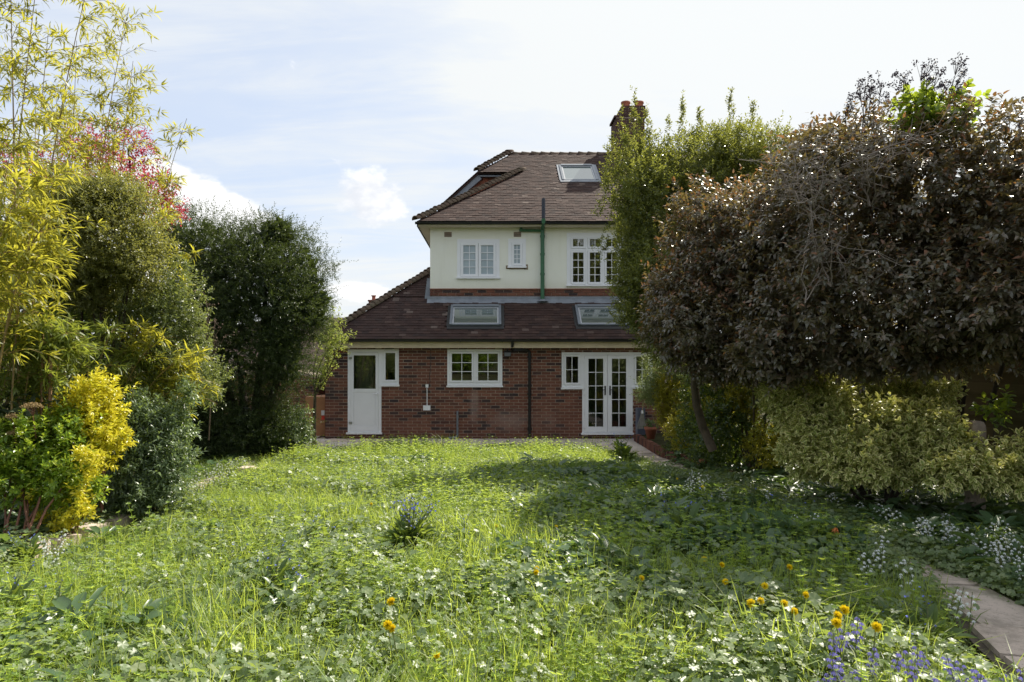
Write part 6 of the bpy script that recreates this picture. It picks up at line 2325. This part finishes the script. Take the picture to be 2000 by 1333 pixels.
bb = bell_plant('bluebell', '', 'violet bluebells by the curved path', .36, 12, 2, .05)
BB = [(1632, 1222, 'tall violet bluebells at the back left of the bluebell patch'), (1607, 1243, 'violet bluebells at the left end of the patch, below the back ones'), (1620, 1276, 'violet bluebells at the front left of the patch'), (1659, 1270, 'violet bluebells in the front middle of the patch'),
      (1665, 1297, 'lowest violet bluebells below the middle of the patch'), (1723, 1250, 'violet bluebells beside the blue alkanet spikes'), (1764, 1262, 'violet bluebells between two blue alkanet spikes'), (1843, 1266, 'dense violet bluebells left of the path slab'), (1860, 1278, 'dark violet bluebells touching the dense ones on their right'),
      (1917, 1274, 'single violet bluebells against the path slab'), (1892, 1290, 'violet bluebells below the path side ones'), (1875, 1300, 'short violet bluebells at the front near the path'), (1815, 1312, 'violet bluebells at the very front of the patch'), (1982, 1307, 'violet bluebells in front of the path slab at the right edge'), (1975, 1322, 'smaller bluebells at the right edge below the others'), (1467, 1314, 'lone small bluebells in the sunlit grass at the bottom'), (1610, 1330, 'bluebells cut by the bottom of the picture')]
for q, (px, py, lb) in enumerate(BB):
    p = gpt(px, py, .27)
    if q == 0:
        bb.location = p
        bb['label'] = lb
    else:
        copy_thing(bb, p, rng.random() * 6.28, lb, rng.uniform(.62, .88))
wb = bell_plant('white', 'white bell flower stems among strap leaves in the shaded right border', 'white bell flowers in the shaded border', .40, 7, 2, .05)
WB = [(1680, 1013), (1705, 1017), (1722, 1022), (1770, 1020), (1815, 1015), (1850, 1022), (1880, 1030), (1895, 1040), (1905, 1015), (1925, 1035), (1965, 1020), (1990, 1035), (1710, 1035), (1685, 1045), (1700, 1060), (1725, 1082), (1795, 1048), (1880, 1060), (1908, 1078), (1930, 1070), (1945, 1080), (1950, 1060), (1860, 1078),
      (1808, 1105), (1832, 1085), (1850, 1095), (1845, 1118), (1832, 1127), (1858, 1125), (1870, 1118), (1882, 1120), (1895, 1122), (1915, 1135), (1868, 1142), (1917, 1152), (1815, 1080), (1960, 1160), (1980, 1165), (1990, 1180), (1990, 1110), (1965, 1100), (1640, 1005), (1580, 985), (1600, 1000), (1560, 990), (1540, 965), (1515, 960), (1500, 948),
      (1350, 925), (1362, 932), (1370, 945), (1385, 938), (1395, 950), (1340, 930), (1400, 955), (1378, 925), (1355, 945), (1410, 940), (1335, 915), (1480, 960), (1460, 945), (1735, 1000), (1760, 995), (1830, 990), (1620, 975)]


def wb_label(px, py):
    if px < 1420:
        return 'white bell flowers at the far path edge below the yellow bush'
    if px > 1955:
        return 'white bell flowers at the right edge of the shaded border'
    if py < 985:
        return 'white bell flowers close under the variegated shrub'
    if py < 1012:
        return 'white bell flowers in the deep shade below the variegated shrub'
    if py > 1128:
        return 'white bell flowers nearest the pale path slabs'
    if py > 1095:
        return 'white bell flowers in the front row of the border above the path slabs'
    return 'white bell flowers left of the stone post in mid border' if px < 1790 else 'white bell flowers in mid border below the stone post'


for q, (px, py) in enumerate(WB):
    p = gpt(px, py, .33)
    if abs(p[0] - path_x(p[1])) < .36:
        p[0] = path_x(p[1]) + .40
        p[2] = gzf(p[0], p[1])
    if q == 0:
        wb.location = p
        wb['label'] = wb_label(px, py)
    else:
        copy_thing(wb, p, rng.random() * 6.28, wb_label(px, py), rng.uniform(.85, 1.1))
wl = bell_plant('white', 'white bell flowers in the long grass edge at the left, before the yew', 'white bell flowers along the left kerb', .38, 7, 2, .04)
for q, (px, py) in enumerate([(415, 915), (432, 910), (445, 905), (405, 930), (420, 925), (395, 935), (460, 900), (380, 940), (110, 1052), (95, 1050), (85, 1062), (102, 1070), (475, 897), (440, 925)]):
    p = gpt(px, py, .31)
    if q == 0:
        wl.location = p
    else:
        o = copy_thing(wl, p, rng.random() * 6.28, None, rng.uniform(.8, 1.1))
        if px < 200:
            o['label'] = 'white bell flowers at the foot of the golden sprigs by the kerb'


def alkanet(label, n_leaf, n_st, size, nfl=1.0):
    t = thing('alkanet_plant', label, 'flower', (0, 0, 0), 'blue-flowered alkanet plants in the lawn')
    lf, fl, st = MB(), MB(), MB()
    for i in range(n_leaf):
        an = i * 2.4
        f = i / n_leaf
        r0 = .03 + .05 * size * rng.random()
        el_ = .25 + 1.1 * f
        dd = np.array([[math.cos(an) * math.cos(el_), math.sin(an) * math.cos(el_), math.sin(el_) * .8]])
        b = np.array([[math.cos(an) * r0, math.sin(an) * r0, rng.uniform(.0, .14) * size + .05 * f]])
        put_leaves(lf, b, dd, np.array([[0, 0, 1.]]) + rng.normal(size=(1, 3)) * .2, rng.uniform(.11, .19) * size ** .5, rng.uniform(.045, .07) * size ** .5, LEAF_O)
    for s_ in range(n_st):
        an = rng.random() * 6.28
        b = np.array([0, 0, 0.])
        h = rng.uniform(.22, .36) * size
        tp = np.array([math.cos(an) * .16 * size * rng.random() ** .5, math.sin(an) * .16 * size * rng.random() ** .5, h])
        st.tube([b, tp * np.array([.4, .4, .55]), tp], [.005, .004, .002], 5)
        for k_ in range(5):
            f = .35 + .13 * k_
            c = tp * np.array([f * .8, f * .8, f])
            a_ = rng.random() * 6.28
            put_leaves(lf, c[None], np.array([[math.cos(a_), math.sin(a_), .5]]), np.array([[0, 0, 1.]]), rng.uniform(.05, .09), .026, LEAF_O)
        for k_ in range(int(7 * nfl)):
            c = tp + rng.normal(size=3) * np.array([.025, .025, .03])
            m_ = 5
            nn = unit(np.array([rng.normal() * .6, rng.normal() * .6 - .4, .8]))
            u_ = unit(np.cross(nn, [1, .2, 0]))
            v_ = np.cross(nn, u_)
            a2 = np.arange(m_) / m_ * 6.28
            put_leaves(fl, np.tile(c, (m_, 1)), np.cos(a2)[:, None] * u_ + np.sin(a2)[:, None] * v_ + nn * .2, np.tile(nn, (m_, 1)), .0085, .0075, LEAF_D)
            st.tube([tp * .92, c], [.0015, .001], 3)
    foliage(t, lf, 'alkanet', 'leaves')
    link('stem', st.data('stem', LM['stalk']), t)
    if nfl > 0:
        foliage(t, fl, 'alk_flower', 'blossom')
    return t


al_big = alkanet('large dark clump with small blue flowers in the middle of the lawn', 120, 15, 1.3)
al_big.location = gpt(800, 1095)
al_big['label'] = 'large dark clump with small blue flowers in the middle of the lawn'
al = [alkanet('', 38, 5, 1.0, .5), alkanet('', 32, 3, .9, .4), alkanet('', 44, 6, 1.1, .6)]
AL = [(530, 1190, 'alkanet with upright leaves left of the big blue-flowered clump', 2, 1.0), (630, 1080, 'sunlit alkanet between the big clump and the left bushes', 0, .95), (455, 1140, 'alkanet with a blue head beside the upright-leaved one', 1, .9), (50, 1110, 'blue-flowered alkanet at the left edge below the red stems', 2, 1.0),
      (20, 1230, 'alkanet at the lower left corner with broad sunlit leaves', 2, 1.15), (110, 1240, 'broad-leaved alkanet right of the corner one', 0, 1.1), (230, 1235, 'leafy alkanet among sunlit grass left of the strap leaved clump', 1, 1.1), (310, 1070, 'broad-leaved alkanet near the kerb below the blue-green shrub', 1, 1.0),
      (1330, 1075, 'wide shaded alkanet in the middle of the right lawn', 2, 1.3), (1400, 1050, 'shaded alkanet just right of the wide one', 0, 1.2), (1255, 1060, 'shaded alkanet left of the wide one', 0, 1.1), (1205, 985, 'blue-flowered alkanet in shade near the tree shadow edge', 1, 1.0), (1480, 1010, 'blue-flowered alkanet at the overgrown path', 1, 1.1), (1560, 1070, 'blue-flowered alkanet beside the visible path slabs', 0, 1.0), (1520, 1040, 'alkanet left of the path with scattered blue heads', 2, 1.0),
      (1215, 905, 'dark leafy clump at the near corner of the patio by the path', 2, 1.5), (1120, 960, 'small blue alkanet at the edge of the tree shadow', 1, .8), (700, 1060, 'small alkanet left of the big blue-flowered clump', 1, .8), (905, 1080, 'broad-leaved plant right of the big blue-flowered clump', 0, .9),
      (1688, 1235, 'bright blue alkanet spike in the bluebell patch', 1, .9), (1748, 1268, 'bright blue alkanet in the middle of the bluebell patch', 0, .9), (1815, 1285, 'bright blue alkanet at the right of the bluebell patch', 0, .9), (1765, 1300, 'low blue alkanet below the bluebells', 1, .8),
      (1700, 1000, 'blue alkanet among white bells in the border', 1, .9), (1610, 970, 'blue alkanet at the foot of the variegated shrub', 1, .9), (1460, 960, 'blue alkanet beside the border edge near the yellow bush', 0, .8), (150, 1110, 'alkanet by the kerb left of the sunlit grass', 0, .9)]
for q, (px, py, lb, v, s_) in enumerate(AL):
    p = gpt(px, py)
    copy_thing(al[v], p, rng.random() * 6.28, lb, s_ * (.72 if px < 350 else .92))
for o in al:
    for ch in list(o.children):
        bpy.data.objects.remove(ch)
    bpy.data.objects.remove(o)

# strap leaved clumps without flowers
for (px, py, lb, k_, hh) in ((345, 1290, 'clump of grey-green daffodil leaves bent over at the front left', 9, .40), (1090, 1333, 'bent daffodil leaf clump cut by the bottom edge', 5, .28), (1690, 1130, 'upright narrow leaf clump beside the path', 10, .34)):
    p = gpt(px, py)
    t = thing('daffodil_leaves', lb, 'plant', tuple(p))
    for i in range(k_):
        mb = MB()
        blade(mb, p + np.array([*(rng.normal(size=2) * .035), -.02]), rng.random() * 6.28, rng.uniform(.75, 1.1) * hh, .016, rng.uniform(.15, .55), 7)
        mb.build('leaf', LM['strap'], t)
# tussock beside the path and its label
p = gpt(1790, 1215)
t = thing('grass_tussock', 'tall grass tussock growing against the edge of the path', 'grass', tuple(p))
mb = MB()
for i in range(170):
    blade(mb, p + np.array([*(rng.normal(size=2) * .07), -.02]), rng.random() * 6.28, rng.uniform(.18, .40), .005, abs(rng.normal()) * .3 + .08, 4)
foliage(t, mb, 'grass', 'blades')
# withered orange daffodil in the border
p = gpt(1640, 1030, .33)
t = thing('withered_daffodil', 'withered orange flower drooping on a tall stalk in the border', 'flower', tuple(p))
mb = MB().tube([p + np.array([0, 0, -.02]), p + np.array([.02, 0, .2]), p + np.array([.0, 0, .34]), p + np.array([-.03, -.01, .33])], [.004, .0035, .003, .003], 5)
mb.build('stalk', LM['stalk'], t)
mb = MB()
n = 14
dd = rand_dirs(n) * .7 + np.array([-.4, -.2, -.8])
put_leaves(mb, np.tile(p + np.array([-.035, -.01, .33]), (n, 1)), dd, rand_dirs(n), .045, .014, LEAF_N)
foliage(t, mb, 'orange', 'blossom')
